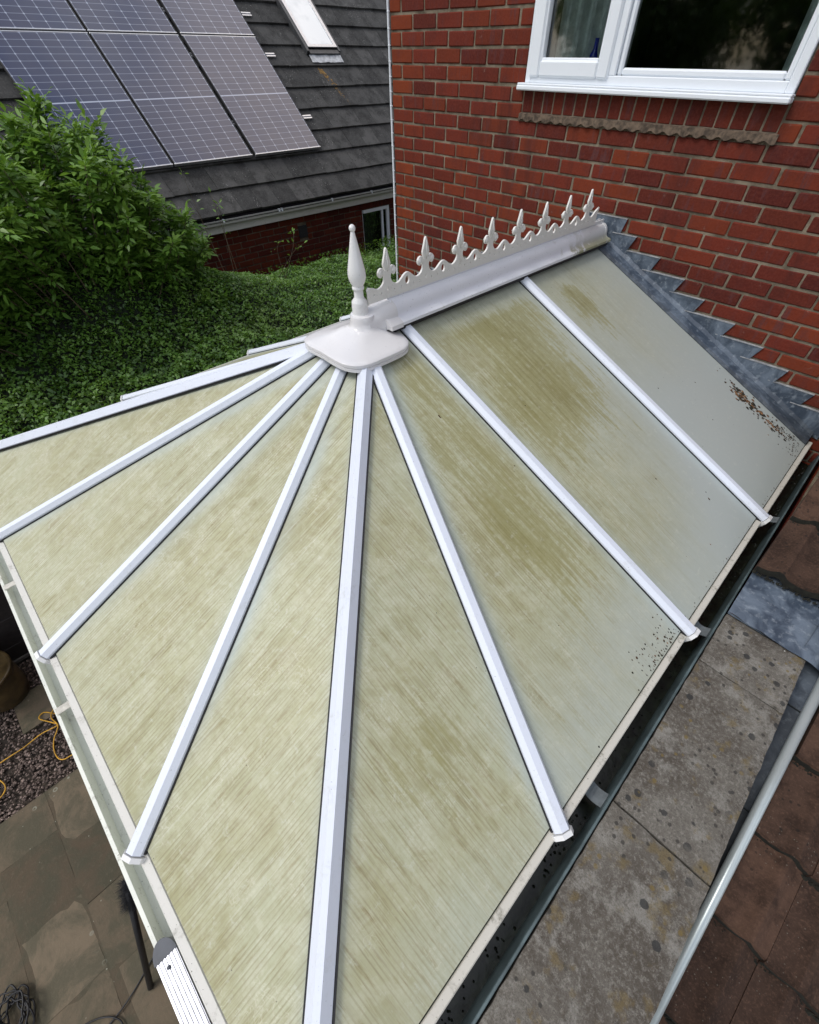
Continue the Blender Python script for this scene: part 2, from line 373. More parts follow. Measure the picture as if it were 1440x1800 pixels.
def m_solar():
    g=NT('solar_cells'); uv=g.uv(); x=g.sep(uv)      # uv in cells: u 0..6, v 0..20 (half cells)
    def line(v,w): 
        f=g.math('FRACT',v); d=g.math('MINIMUM',f,g.math('SUBTRACT',1.,f)); return g.ramp(d,w*.6,w,1,0)
    lu=line(x[0],.022); lv=line(x[1],.045)
    fu=g.math('FRACT',x[0]); du=g.math('MINIMUM',fu,g.math('SUBTRACT',1.,fu)); fv=g.math('FRACT',x[1]); dv=g.math('MINIMUM',fv,g.math('SUBTRACT',1.,fv))
    dia=g.ramp(g.math('ADD',du,g.math('MULTIPLY',dv,.5)),.055,.085,1,0)
    p=g.geo(); a=g.noise(p,2.2,3)
    c=g.mix(g.ramp(a,.3,.7),(.005,.014,.060),(.018,.022,.060))
    bus=g.math('MULTIPLY_ADD',g.math('SINE',g.math('MULTIPLY',x[0],2*math.pi*9)),.5,.5)
    c=g.mix(g.math('MULTIPLY',g.ramp(bus,.8,1.),.10),c,(.25,.26,.32))
    w=g.math('MAXIMUM',g.math('MULTIPLY',lv,.45),g.math('MULTIPLY',lu,.6)); w=g.math('MAXIMUM',w,dia)
    mid=g.ramp(g.math('ABSOLUTE',g.math('SUBTRACT',x[1],10.)),.07,.11,1,0); w=g.math('MAXIMUM',w,mid)
    c=g.mix(w,c,(.36,.40,.50))
    g.b.inputs['Coat Weight'].default_value=.75; g.b.inputs['Specular IOR Level'].default_value=.3; g.b.inputs['Coat Roughness'].default_value=.10
    return g.set(c,.35,0)
SOLAR=m_solar()
PFRAME=simple('panel_frame',(.55,.56,.58),.35,.8,40,.1)
BACKB=simple('panel_back_dark_sides',(.02,.02,.022),.6)

# ------------------------------------------------------------------ camera and light
cam=bpy.data.cameras.new('camera'); co=bpy.data.objects.new('camera',cam); COL.objects.link(co); sc.camera=co
rr=Vector((.7064582,.7077462,.0034709)); dd=Vector((.5408379,-.5366775,-.6476663)); ff=Vector((-.4565206,.4594263,-.7619162))
M=Matrix((( rr.x,-dd.x,-ff.x,3.4854),(rr.y,-dd.y,-ff.y,-3.1668),(rr.z,-dd.z,-ff.z,-.1775),(0,0,0,1)))
co.matrix_world=M
cam.sensor_fit='HORIZONTAL'; cam.sensor_width=36; cam.lens=36*733.4242/1440
cam.shift_x=-(740.62-720)/1440; cam.shift_y=(956.59-900)/1440; cam.clip_start=.02; cam.clip_end=600

SUN_AZ=R(235); SUN_EL=R(52)      # azimuth measured from +X counter-clockwise: the sun stands to the -X -Y side
sd=Vector((math.cos(SUN_EL)*math.cos(SUN_AZ),math.cos(SUN_EL)*math.sin(SUN_AZ),math.sin(SUN_EL)))
sl=bpy.data.lights.new('sun','SUN'); sl.energy=1.5; sl.angle=R(20); sl.color=(1,.975,.94)
so=bpy.data.objects.new('sun',sl); COL.objects.link(so); so.rotation_euler=sd.to_track_quat('Z','Y').to_euler(); so.location=sd*30
w=bpy.data.worlds.new('World'); sc.world=w; w.use_nodes=True; nt=w.node_tree; nt.nodes.clear()
wo=nt.nodes.new('ShaderNodeOutputWorld'); bg=nt.nodes.new('ShaderNodeBackground'); sky=nt.nodes.new('ShaderNodeTexSky')
sky.sky_type='NISHITA'; sky.sun_disc=False; sky.sun_elevation=SUN_EL; sky.sun_rotation=math.atan2(sd.x,sd.y); sky.air_density=1.0; sky.dust_density=2.0; sky.ozone_density=1.0
tc=nt.nodes.new('ShaderNodeTexCoord'); nz=nt.nodes.new('ShaderNodeTexNoise'); nz.inputs['Scale'].default_value=2.6; nz.inputs['Detail'].default_value=7; nz.inputs['Roughness'].default_value=.55
nt.links.new(tc.outputs['Generated'],nz.inputs['Vector'])
mr=nt.nodes.new('ShaderNodeMapRange'); mr.interpolation_type='SMOOTHSTEP'; mr.inputs[1].default_value=.40; mr.inputs[2].default_value=.62
nt.links.new(nz.outputs['Fac'],mr.inputs[0])
mx=nt.nodes.new('ShaderNodeMix'); mx.data_type='RGBA'; nt.links.new(mr.outputs[0],mx.inputs[0]); nt.links.new(sky.outputs[0],mx.inputs[6]); mx.inputs[7].default_value=(9.5,9.6,10.0,1)
vm=nt.nodes.new('ShaderNodeVectorMath'); vm.operation='DOT_PRODUCT'; nt.links.new(tc.outputs['Generated'],vm.inputs[0]); vm.inputs[1].default_value=Vector((.02,.58,.815)).normalized()
ma=nt.nodes.new('ShaderNodeMath'); ma.operation='MULTIPLY_ADD'; nt.links.new(nz.outputs['Fac'],ma.inputs[0]); ma.inputs[1].default_value=.08; nt.links.new(vm.outputs['Value'],ma.inputs[2])
m2=nt.nodes.new('ShaderNodeMapRange'); m2.interpolation_type='SMOOTHSTEP'; m2.inputs[1].default_value=.985; m2.inputs[2].default_value=1.035; nt.links.new(ma.outputs[0],m2.inputs[0])
mx2=nt.nodes.new('ShaderNodeMix'); mx2.data_type='RGBA'; nt.links.new(m2.outputs[0],mx2.inputs[0]); nt.links.new(mx.outputs[2],mx2.inputs[6]); mx2.inputs[7].default_value=(16.5,14.4,12.8,1)  # warm bright patch added to the sky for the solar panels to mirror
nt.links.new(mx2.outputs[2],bg.inputs[0]); bg.inputs[1].default_value=.150; nt.links.new(bg.outputs[0],wo.inputs[0])
sc.view_settings.view_transform='Standard'; sc.view_settings.look='None'; sc.view_settings.exposure=0.08; sc.view_settings.gamma=1
sc.cycles.max_bounces=6; sc.cycles.diffuse_bounces=3; sc.cycles.glossy_bounces=3; sc.cycles.transparent_max_bounces=8; sc.cycles.caustics_reflective=False; sc.cycles.caustics_refractive=False
try: sc.cycles.use_denoising=True
except Exception: pass

# ------------------------------------------------------------------ brickwork generator
def brickwork(mb, axis, pos, sign, u0,u1,z0,z1, holes=(), ch=.0757, bl=.225, zref=0., depth=.012, special=None, tonef=None, uref=0., mort=.0120, jit=.0022):
    """stretcher bond bricks whose faces stand at axis=pos; sign = outward direction; holes = (u0,u1,z0,z1)"""
    k0=math.floor((z0-zref)/ch); k1=math.ceil((z1-zref)/ch)
    for k in range(k0,k1):
        za=zref+k*ch+mort/2; zb=zref+(k+1)*ch-mort/2
        if zb<=z0 or za>=z1: continue
        za=max(za,z0);zb=min(zb,z1)
        off=(bl/2 if k%2==0 else 0.)
        n0=math.floor((u0-off-uref)/bl)-1; n1=math.ceil((u1-off-uref)/bl)+1
        for n in range(n0,n1):
            a=uref+off+n*bl+mort/2; b=uref+off+(n+1)*bl-mort/2
            a=max(a,u0); b=min(b,u1)
            if b-a<.02: continue
            segs=[(a,b)]
            for h in holes:
                if zb>h[2]+.002 and za<h[3]-.002:
                    ns=[]
                    for (p,q) in segs:
                        if q<=h[0] or p>=h[1]: ns.append((p,q)); continue
                        if p<h[0]-.02: ns.append((p,h[0]-.004))
                        if q>h[1]+.02: ns.append((h[1]+.004,q))
                    segs=ns
            for (p,q) in segs:
                if q-p<.025: continue
                t=tonef(.5*(p+q),.5*(za+zb)) if tonef else (random.random(),random.random()**3*.8,random.random())
                pr=random.uniform(-.001,.0015)
                j1,j2=random.uniform(-jit,jit),random.uniform(-jit,jit)
                if axis=='y':
                    f0,f1=(pos-depth+pr*0,pos) if sign>0 else (pos-pr,pos+depth)
                    mb.box(p+j1,q+j1,f0,f1,za+j2,zb+j2,0,t,.0045,None,.0013)
                else:
                    f0,f1=(pos-depth,pos+pr) if sign>0 else (pos,pos+depth)
                    mb.box(f0,f1,p+j1,q+j1,za+j2,zb+j2,0,t,.0035,None,.0007)

# ------------------------------------------------------------------ the house
WX0,WX1,WZ0,WZ1=1.222,2.715,-.300,.95      # window opening (frame outside), sill zone below
house=thing('brick_house',(0,.0,GZ),'red brick house wall with a white framed window above the conservatory','house')
mb=MB()
TOP=2.3; XR=7.2
WALL_H=(WX0,WX1,-.455,.922)
def tone_house(u,z):
    t=[random.random(),random.random()**3*.7,random.random()]
    if u<.215: t=[random.uniform(.0,.9),random.choice([.2,.8,1.]) ,random.uniform(0,.6)]  # corner bricks toned orange: reflected light and shade put into their colour
    return tuple(t)
brickwork(mb,'y',0.,-1,0.002,XR,-3.85,TOP,[WALL_H,],tonef=tone_house)
# soldier course under the sill
n=20; wd=(WX1-WX0)/n
for i in range(n):
    mb.box(WX0+i*wd+.004,WX0+(i+1)*wd-.004,.001,.012,-.418,-.318,0,(random.random()*.5,.2*random.random(),random.random()),.003,None,.0008)
# mortar bed sheet with window opening, wall thickness
def wall_sheet(mb,y,u0,u1,z0,z1,h,m):
    for a,b,c,d in ((u0,h[0],z0,z1),(h[1],u1,z0,z1),(h[0],h[1],z0,h[2]),(h[0],h[1],h[3],z1)):
        if b>a and d>c: mb.box(a,b,y,y+.22,c,d,m)
wall_sheet(mb,.0055,0.,XR,-3.85,TOP,(WX0,WX1,-.315,.922),1)
brickwork(mb,'x',0.,-1,.02,5.,-3.85,TOP,tonef=tone_house)
mb.box(.0055,.2255,.226,5.0,-3.85,TOP,1)
wall=mb.build('wall',[BRICK,MORTAR],house)
# eaves and roof of the house (above the picture)
mb=MB(); mb.box(-.3,XR+.3,-.35,-.33,TOP-.02,TOP+.16); mb.box(-.3,XR+.3,-.33,0,TOP-.02,TOP-.005); mb.build('fascia',UP_FASC,house)
mb=MB()
for k in range(10):
    a=k*.30; mb.prism([(0,0),(0,.03),(.36,.045),(.36,.0)],(-.35,-.40+a*.8,TOP+.15+a*.6),(XR+.35,-.40+a*.8,TOP+.15+a*.6),side=(0,.8,.6)) 
mb.build('roof',SLATE,house)
# projecting crimped band below soldiers
mb=MB(); N=150
for i in range(N):
    a=WX0-.01+i*(WX1-WX0+.025)/N; b=WX0-.01+(i+1)*(WX1-WX0+.025)/N
    def wv(u): return .010+.007*abs(math.sin(u*math.pi/.072+.9*mnoise.noise(Vector((u*6,0,0)))))+.004*mnoise.noise(Vector((u*30,1,0)))
    def zz(u): return -.4525+.006*math.sin(u*math.pi/.036)+.004*mnoise.noise(Vector((u*22,5,0)))
    ya,yb=-wv(a),-wv(b); za,zb=zz(a),zz(b); t=-.424
    mb.face([(a,ya,za),(b,yb,zb),(b,yb*.8,t),(a,ya*.8,t)],smooth=True)
    mb.face([(a,ya*.8,t),(b,yb*.8,t),(b,.003,t+.004),(a,.003,t+.004)],smooth=True)
    mb.face([(a,.003,za-.004),(b,.003,zb-.004),(b,yb,zb),(a,ya,za)],smooth=True)
BAND=simple('tile_band',(.105,.075,.052),.9,0,40,.55,.6)
mb.build('tile_band',BAND,house,'weathered crimped tile band below the window')
mb=MB(); mb.box(WX0,WX1,.0035,.0055,-.430,-.300,0); mb.build('sill_mortar',MORTAR,house)
# white bead on the wall corner
mb=MB(); pts=[(-.010+random.uniform(-.0015,.0015),-.007,GZ+.05+i*.0757) for i in range(80)]
mb.tube(pts,.0075,8)
for i in range(3,80): mb.lathe([(.002,GZ+i*.0757-.006),(.010,GZ+i*.0757-.002),(.010,GZ+i*.0757+.003),(.002,GZ+i*.0757+.007)],-.008,-.006,8)
mb.build('corner_bead',UP_WIN,house,'thin white bead down the corner of the brick wall')
# window
win=MB(); F0,F1=-.012,.055
def ring(mb,x0,x1,z0,z1,wl,wr,wb,wt,y0,y1,b=.004,m=0):
    mb.box(x0,x0+wl,y0,y1,z0,z1,m,b=b); mb.box(x1-wr,x1,y0,y1,z0,z1,m,b=b)
    mb.box(x0+wl-.001,x1-wr+.001,y0+.0005,y1-.0005,z0,z0+wb,m,b=b); mb.box(x0+wl-.001,x1-wr+.001,y0+.0005,y1-.0005,z1-wt,z1,m,b=b)
ring(win,WX0+.002,WX1-.004,-.292,.92,.040,.040,.040,.04,-.010,.055)
win.box(1.770,1.812,-.0095,.054,-.253,.88,b=.004)
wobj=win.build('window',UP_WIN,house)
bd=MB(); ring(bd,1.812,WX1-.043,-.253,.88,.030,.030,.030,.03,.004,.05,.008)
bd.build('glazing_bead',UP_WIN,wobj)
sash=MB(); ring(sash,1.252,1.774,-.268,.885,.070,.070,.070,.07,-.024,.040,.010)
ring(sash,1.318,1.708,-.202,.82,.012,.012,.012,.012,-.014,.03,.004)
sash.build('sash',UP_WIN,wobj)
s2=MB(); s2.box(WX0-.028,WX1+.004,-.052,.02,-.322,-.300,b=.005); s2.box(WX0-.026,WX1+.003,-.047,.02,-.3005,-.291,b=.003); s2.build('sill',UP_WIN,wobj)
for a,b,c,d in ((1.325,1.702,-.196,.815),(1.835,WX1-.068,-.228,.855)):
    gm=MB(); gm.box(a,b,.020,.026,c,d); gm.build('pane',GLASS,wobj)
    gb=MB(); gb.box(a-.004,a+.004,.014,.0195,c,d); gb.box(b-.004,b+.004,.014,.0195,c,d); gb.box(a,b,.0145,.019,c-.004,c+.004); gb.build('pane_seal',GASKET,wobj)
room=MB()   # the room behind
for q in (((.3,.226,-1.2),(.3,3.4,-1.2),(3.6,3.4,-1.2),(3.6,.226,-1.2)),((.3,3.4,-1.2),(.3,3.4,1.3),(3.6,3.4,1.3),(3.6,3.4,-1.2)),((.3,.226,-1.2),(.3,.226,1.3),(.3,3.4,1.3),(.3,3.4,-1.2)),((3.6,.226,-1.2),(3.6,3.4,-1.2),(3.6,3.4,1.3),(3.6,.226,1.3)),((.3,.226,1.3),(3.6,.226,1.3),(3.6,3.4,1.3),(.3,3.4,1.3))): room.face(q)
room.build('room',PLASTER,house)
ib=MB(); ib.box(WX0+.02,WX1-.02,.06,.26,-.33,-.31,b=.005); ib.build('inner_sill',UP_WIN,house)
def curtain(x0,x1,name_label,folds):
    c=MB(); N=folds*8
    for i in range(N):
        a=x0+(x1-x0)*i/N;b=x0+(x1-x0)*(i+1)/N
        ya=.12+.025*math.sin(i/8*2*math.pi); yb=.12+.025*math.sin((i+1)/8*2*math.pi)
        c.face([(a,ya,-.30),(b,yb,-.30),(b,yb,1.0),(a,ya,1.0)],smooth=True)
        c.face([(a,ya+.004,-.30),(a,ya+.004,1.0),(b,yb+.004,1.0),(b,yb+.004,-.30)],smooth=True)
    o=c.build('curtain',CURT,None,origin=((x0+x1)/2,.12,-.30)); tag(o,name_label,'curtain','curtains inside the window')
curtain(1.33,1.64,'pale curtain behind the small left sash of the window',4)
curtain(2.585,2.69,'narrow pale curtain edge at the right end of the large window pane',2)
v=MB(); v.lathe([(.018,-.309),(.026,-.306),(.026,-.24),(.024,-.18),(.012,-.155),(.011,-.12),(.014,-.118)],1.60,.10,20)
tag(v.build('glass_bottle',BLUEGL,None,origin=(1.60,.10,-.309)),'cobalt blue glass bottle on the sill behind the left sash','bottle')

# ------------------------------------------------------------------ conservatory
X0,W,ZR,ZE,LR,FR=1.985,1.660,-.968,-1.672,1.992,3.648
SL=(ZR-ZE)/W; SF=(ZR-ZE)/(FR-LR)
cons=thing('conservatory',(X0,-1.8,GZ),'white upvc conservatory with a stained polycarbonate hipped roof','conservatory')
EX=[.330,1.150,1.963,2.820,X0+W]           # eaves points of the front bars
RY=[-.928,-1.821,-2.745]                    # eaves points of the side bars (y)
AP=Vector((X0,-LR,ZR))
def grime(x,y,side):
    n=mnoise.noise(Vector((x*1.7,y*1.7,3.))); n2=mnoise.noise(Vector((x*4,y*4,9.)))
    if side=='front':
        yel=.95+.12*n; alg=.27+.24*n2+.22*n
        yel-=.35*max(0,1-abs(y+LR)/.35)*.5
    else:
        e=max(0,(x-X0) if side=="right" else (X0-x))      # distance from the ridge
        yel=.88*min(1,max(0,(-y-.55-.75*(e/W)**1.5)/.9+.12*n))
        yel=max(yel,.55*max(0,1-e/1.0)*min(1,(-y)/.5))
        yel*=1-.65*min(1,max(0,(e-(W-(.42 if y>-2.75 else .14)+.10*n))/.30))
        alg=.14+.14*n2+.1*n
        def band(yc,yw,e0,e1,s): 
            f=math.exp(-((y-yc+.05*n2)/yw)**2)
            g=min(1,max(0,(e-e0)/.08))*min(1,max(0,(e1-e)/.45)); return s*f*g
        alg+=band(-1.34,.36,.10,1.15,.85)+band(-.66,.11,.13,.80,.80)+band(-2.02,.22,.12,1.6,.62)+band(-1.05,.10,.10,.50,.35)+band(-1.62,.10,.35,1.3,.30)
        if y<-2.1: alg+=.14+.30*max(0,n)*min(1,(W-e)/.4)
        if y<-2.4: alg+=.38*math.exp(-((e-1.28+.15*n2)/.22)**2)*math.exp(-((y+2.98+.1*n)/.22)**2)
    return max(0,min(1,alg)),max(0,min(1,yel))
def panel(A0,A1,B0,B1,side,nm='roof_panel'):
    """A = top/bottom of one bar line, B = of the next; twin-wall sheet 16 mm thick"""
    A0,A1,B0,B1=map(Vector,(A0,A1,B0,B1)); NS,NTt=56,20
    V=[];F=[];UV=[];G=[]
    nrm=(A1-A0).cross(B1-B0 if (B0-A0).length<1e-4 else B0-A0); nrm=(A1-A0).cross(B1-A0).normalized()
    if nrm.z<0: nrm=-nrm
    for i in range(NS+1):
        s=i/NS; P=A0.lerp(A1,s);Q=B0.lerp(B1,s); wdt=(P-Q).length
        for j in range(NTt+1):
            # finer columns near the bars
            t=.5-.5*math.cos(math.pi*j/NTt); p=P.lerp(Q,t); V.append(p)
            al,ye=grime(p.x,p.y,side)
            d=min(t,1-t)*wdt; cl=math.exp(-(max(0,d-.028)/.030)**1.3)*.95
            if side=='front': cl*=.55+.5*mnoise.noise(Vector((p.x*3,p.y*3,1)))
            else: cl*=.65
            if i<6: cl=max(cl,.6*(1-i/6)) 
            G.append((al,ye,max(0,min(1,cl))))
            u=p.x if side=='front' else p.y; v=math.hypot((FR+p.y) if side=='front' else abs(p.x-X0-W if side=='right' else p.x-X0+W),p.z-ZE)
            UV.append((u,v))
    for i in range(NS):
        for j in range(NTt): a=i*(NTt+1)+j; F.append((a,a+1,a+NTt+2,a+NTt+1))
    n0=len(V)
    # underside and rim
    rim=[i*(NTt+1) for i in range(NS+1)]+[NS*(NTt+1)+j for j in range(1,NTt+1)]+[i*(NTt+1)+NTt for i in range(NS-1,-1,-1)]+[j for j in range(NTt-1,0,-1)]
    for r in rim: V.append(V[r]-nrm*.016); UV.append(UV[r]); G.append(G[r])
    L=len(rim)
    for k in range(L): F.append((rim[k],rim[(k+1)%L],n0+(k+1)%L,n0+k))
    F.append(tuple(n0+k for k in range(L)))
    org=ORG[cons.name]; me=bpy.data.meshes.new(nm); me.from_pydata([tuple(p-org) for p in V],[],F)
    me.materials.append(POLY); uvl=me.uv_layers.new(name='uv')
    li=np.zeros(len(me.loops),dtype=np.int32); me.loops.foreach_get('vertex_index',li)
    uvl.data.foreach_set('uv',np.array(UV,dtype=np.float32)[li].ravel())
    at=me.attributes.new('grime','FLOAT_VECTOR','POINT'); at.data.foreach_set('vector',np.array(G,dtype=np.float32).ravel())
    import bmesh; bm=bmesh.new(); bm.from_mesh(me); bmesh.ops.recalc_face_normals(bm,faces=bm.faces); bm.to_mesh(me); bm.free()
    o=bpy.data.objects.new(nm,me); COL.objects.link(o); o.parent=cons; return o
for i in range(4):
    panel(AP,(EX[i],-FR,ZE),AP,(EX[i+1],-FR,ZE),'front')
for sg,side in ((1,'right'),(-1,'left')):
    xe=X0+sg*W
    panel(AP,(xe,RY[2],ZE),AP,(xe,-FR,ZE),side)
    panel((X0,RY[1],ZR),(xe,RY[1],ZE),AP,(xe,RY[2],ZE),side)
    panel((X0,RY[0],ZR),(xe,RY[0],ZE),(X0,RY[1],ZR),(xe,RY[1],ZE),side)
    panel((X0,-.02,ZR),(xe,-.02,ZE),(X0,RY[0],ZR),(xe,RY[0],ZE),side)
# bars
CAPP=[(-.027,.001),(-.027,.012),(-.013,.029),(.013,.029),(.027,.012),(.027,.001)]
HIPP=[(-.031,-.006),(-.031,.008),(-.009,.034),(.009,.034),(.031,.008),(.031,-.006)]
def bar(A,B,up,hip=False,ext=.03,label=None,cap=True):
    A=Vector(A);B=Vector(B);d=(B-A).normalized(); B2=B+d*ext
    mb=MB(); pr=HIPP if hip else CAPP; mb.prism(pr,A,B2,up)
    wv=.0365 if hip else .0315
    mb.prism([(-wv,-.004),(-wv,.0045),(wv,.0045),(wv,-.004)],A,B2-d*.004,up,m=1)
    mb.prism([(-.02,-.05),(-.02,-.017),(.02,-.017),(.02,-.05)],A+d*.1,B-d*.02,up,m=0)
    o=mb.build('hip_bar' if hip else 'glazing_bar',[UP_BAR,GASKET],cons,label)
    if cap:
        c=MB(); k=1.12
        c.prism([(-.031*k,-.030),(-.031*k,.012),(-.015*k,.0325),(.015*k,.0325),(.031*k,.012),(.031*k,-.030)],B2+d*.003,B2+d*.017,up)
        c.prism([(-.031*k,-.045),(-.031*k,-.030),(.031*k,-.030),(.031*k,-.045)],B2-d*.02,B2+d*.017,up)
        c.build('end_cap',UP_CAP,o)
    return o
nF=Vector((0,-SF,1)).normalized(); nR=Vector((SL,0,1)).normalized(); nL=Vector((-SL,0,1)).normalized()
def start(B,r=.13):
    v=(Vector(B)-AP).normalized(); return AP+v*r
def fpt(x,y): return Vector((x,y,ZR-(-LR-y)*SF))
TOPS=[(1.865,-2.105),(1.935,-2.12),(2.00,-2.12)]
for i,(tx,ty) in zip((1,2,3),TOPS):
    B=Vector((EX[i],-FR,ZE)); bar(fpt(tx,ty),B,nF)
for sg,nn in ((1,nR),(-1,nL)):
    xe=X0+sg*W
    bar(AP+((Vector((xe,-FR,ZE))-AP).normalized())*.12,(xe,-FR,ZE),(nF+nn).normalized(),True)
    bar(Vector((X0+sg*.09,-2.07,ZR-.09*SL)),(xe,RY[2],ZE),nn)
    for y in (RY[1],RY[0]): bar((X0+sg*.05,y,ZR-.05*SL),(xe,y,ZE),nn)
# ridge cap
prof=[(.093,-.955),(.093,-.943),(.088,-.939),(.070,-.935),(.062,-.930),(.056,-.922),(.0555,-.912),(.054,-.900),(.048,-.887),(.038,-.876),(.026,-.8695),(.014,-.8665),(.014,-.852),(.009,-.850),(.009,-.858)]
full=[(x,z) for x,z in prof]+[(-x,z) for x,z in prof[::-1]]
XC=1.975
mb=MB(); mb.prism([(x,z) for x,z in full],(XC,-1.875,0),(XC,-.035,0),side=(1,0,0))
mb.prism([(.084,-.975),(.084,-.955),(-.084,-.955),(-.084,-.975)],(XC,-1.90,0),(XC,-.05,0),side=(1,0,0),m=1)
rid=mb.build('ridge_cap',[RIDGE,GASKET],cons); autosmooth(rid,35)
mb=MB(); mb.prism([(x*1.06,z+.002) for x,z in full[:]],(XC,-.060,0),(XC,-.045,0),side=(1,0,0)); autosmooth(mb.build('end_cap',RIDGE,rid),35)
# cresting : outline with holes, extruded
ZB=-.858
half=[(0,.178),(.004,.174),(.0085,.158),(.0150,.138),(.0185,.128),(.0175,.119),(.0120,.108),(.0095,.103),(.0125,.100),(.0175,.105),(.0240,.1115),(.0325,.1135),(.0415,.110),(.0475,.102),(.0480,.092),(.0430,.0845),(.0355,.082),(.0300,.086),(.0290,.092),(.0255,.093),(.0205,.088),(.0170,.080),(.0165,.072),(.0195,.063),(.0265,.054),(.037,.0465),(.050,.0425),(.062,.0435),(.073,.049),(.083,.0565),(.0935,.064),(.104,.0695),(.1138,.0715)]
PER=.2276; Y1=-1.872
outl=[]
outl+= [(-1.981,0.0),(-1.981,.040)]
sp=[Y1+PER*k for k in range(8)]
for k,c in enumerate(sp):
    L_=[(c-u,h) for u,h in half[::-1]]
    if k==0: L_=[p for p in L_ if p[0]>-1.975]; L_=[(-1.984,.050),(-1.976,.058),(-1.966,.054)]+[p for p in L_ if p[0]>-1.955]
    outl+=L_
    Rr_=[(c+u,h) for u,h in half[1:-1]]
    if k==7: Rr_=[p for p in Rr_ if p[0]<c+.135]+[(c+.1138,.0735)]
    outl+=Rr_
outl+=[(sp[-1]+.128,.080),(sp[-1]+.130,.070),(sp[-1]+.120,.060),(sp[-1]+.122,0.)]
cu=bpy.data.curves.new('crest_curve','CURVE'); cu.dimensions='2D'; cu.fill_mode='BOTH'; cu.extrude=.0035; cu.bevel_depth=.0018; cu.bevel_resolution=2
def poly(pts):
    s=cu.splines.new('POLY'); s.points.add(len(pts)-1)
    for q,p in zip(s.points,pts): q.co=(p[0],p[1],0,1)
    s.use_cyclic_u=True
poly(outl)
def hole(c,h,rx,rz,n=16): poly([(c+rx*math.cos(2*math.pi*k/n),h+rz*math.sin(2*math.pi*k/n)) for k in range(n)])
for k,c in enumerate(sp):
    if k<7: hole(c+PER/2,.043,.0140,.0175)
    hole(c,.034,.0055,.0085); hole(c,.135,.0030,.013,10)
    for u in (.038,-.038): hole(c+u,.024,.0045,.006,12)
    for u in (.078,-.078):
        if -1.97<c+u<-.17: hole(c+u,.026,.004,.0055,12)
tmp=bpy.data.objects.new('tmp',cu); COL.objects.link(tmp); bpy.context.view_layer.update()
me=bpy.data.meshes.new_from_object(tmp.evaluated_get(bpy.context.evaluated_depsgraph_get())); bpy.data.objects.remove(tmp)
me.name='cresting'; me.materials.clear(); me.materials.append(UP_CREST)
org=ORG[cons.name]
for v in me.vertices: y,h,t=v.co; v.co=Vector((1.988+t,y,ZB+h))-org
o=bpy.data.objects.new('cresting',me); COL.objects.link(o); o.parent=cons
mb=MB()
for k,c in enumerate(sp):      # rounded relief on each spear
    for s_ in (1,-1):
        mb.tube([(1.988+s_*.0045,c,ZB+.100),(1.988+s_*.0090,c,ZB+.126),(1.988+s_*.004,c,ZB+.168)],.0035,6)
        for u in (.0385,-.0385): mb.mesh(*(lambda C,r:([C+Vector((s_*r*.9,0,0))]+[C+Vector((0,r*math.cos(a*math.pi/5),r*math.sin(a*math.pi/5))) for a in range(10)],[(0,1+i,1+(i+1)%10) if s_>0 else (0,1+(i+1)%10,1+i) for i in range(10)]))(Vector((1.988+s_*.0052,c+u,ZB+.097)),.0120),smooth=True)
oo=mb.build('relief',UP_CREST,cons)
import bmesh
bm=bmesh.new(); bm.from_mesh(me); bm.from_mesh(oo.data); bm.to_mesh(me); bm.free(); bpy.data.objects.remove(oo)
# boss plate
BC=(1.966,-2.000)
def rim(phi):
    # plan outline: rounded square centred slightly in front of the finial
    cx,cy=0.004,-.052; rx,ry,e=.205,.182,3.9
    c,s=math.cos(phi),math.sin(phi); lo,hi=0.,.5
    for _ in range(30):
        m=(lo+hi)/2; px,py=m*c-cx,m*s-cy
        if (abs(px)/rx)**e+(abs(py)/ry)**e<1: lo=m
        else: hi=m
    return lo
mb=MB(); NP=96; V=[];F=[]
rings=[(1.0,-1.022,1),(1.0,-1.010,1),(.985,-1.009,1),(.985,-1.006,1),(1.0,-1.005,1),(1.0,-.994,1),(.982,-.9905,1),(.90,-.987,1),(.75,-.9805,1),(.60,-.973,1),(.47,-.9635,1),(.38,-.954,1)]
for f,z,_ in rings:
    for k in range(NP):
        ph=2*math.pi*k/NP; r=rim(ph)*f
        if f<.7: r=r*(f-.3)/.4*1.0+ .07*(.7-f)/.4 if False else r
        x,y=BC[0]+r*math.cos(ph),BC[1]+r*math.sin(ph)
        z2=z+ .010*(1-min(1,abs(x-BC[0])/.2))*(1 if f>.9 else f) if y<-2.1 else z+.010*(1-min(1,abs(x-BC[0])/.2))*(1 if f>.9 else f)
        V.append((x,y,z2))
for r,z in ((.066,-.944),(.058,-.934),(.055,-.918),(.0545,-.902),(.051,-.896),(.03,-.895)):
    for k in range(NP):
        ph=2*math.pi*k/NP; V.append((BC[0]+r*math.cos(ph),BC[1]+r*math.sin(ph),z))
nr=len(V)//NP
for i in range(nr-1):
    for k in range(NP): F.append((i*NP+k,i*NP+(k+1)%NP,(i+1)*NP+(k+1)%NP,(i+1)*NP+k))
F.append(tuple((nr-1)*NP+k for k in range(NP)))
mb.mesh(V,F,0); 
BOSS=m_upvc('upvc_boss',(.68,.67,.67),.22,(.48,.43,.38),.10)
nk=[(.064,-.955),(.061,-.925),(.0595,-.910),(.057,-.898),(.050,-.885),(.039,-.8755),(.024,-.869),(0,-.8675)]; nk=nk+[(-x,z) for x,z in nk[-2::-1]]
V=[];F=[]; n=len(nk)
for (yy,dz,kx,cx) in ((-2.01,-.022,.98,BC[0]),(-1.96,-.018,1.,BC[0]+.002),(-1.90,-.003,1.03,XC),(-1.862,.0,1.05,XC),(-1.862,-.004,.9,XC)):
    V+=[(cx+x*kx,yy,z+dz) for x,z in nk]
for r_ in range(4):
    for k in range(n-1): F.append((r_*n+k,r_*n+k+1,(r_+1)*n+k+1,(r_+1)*n+k))
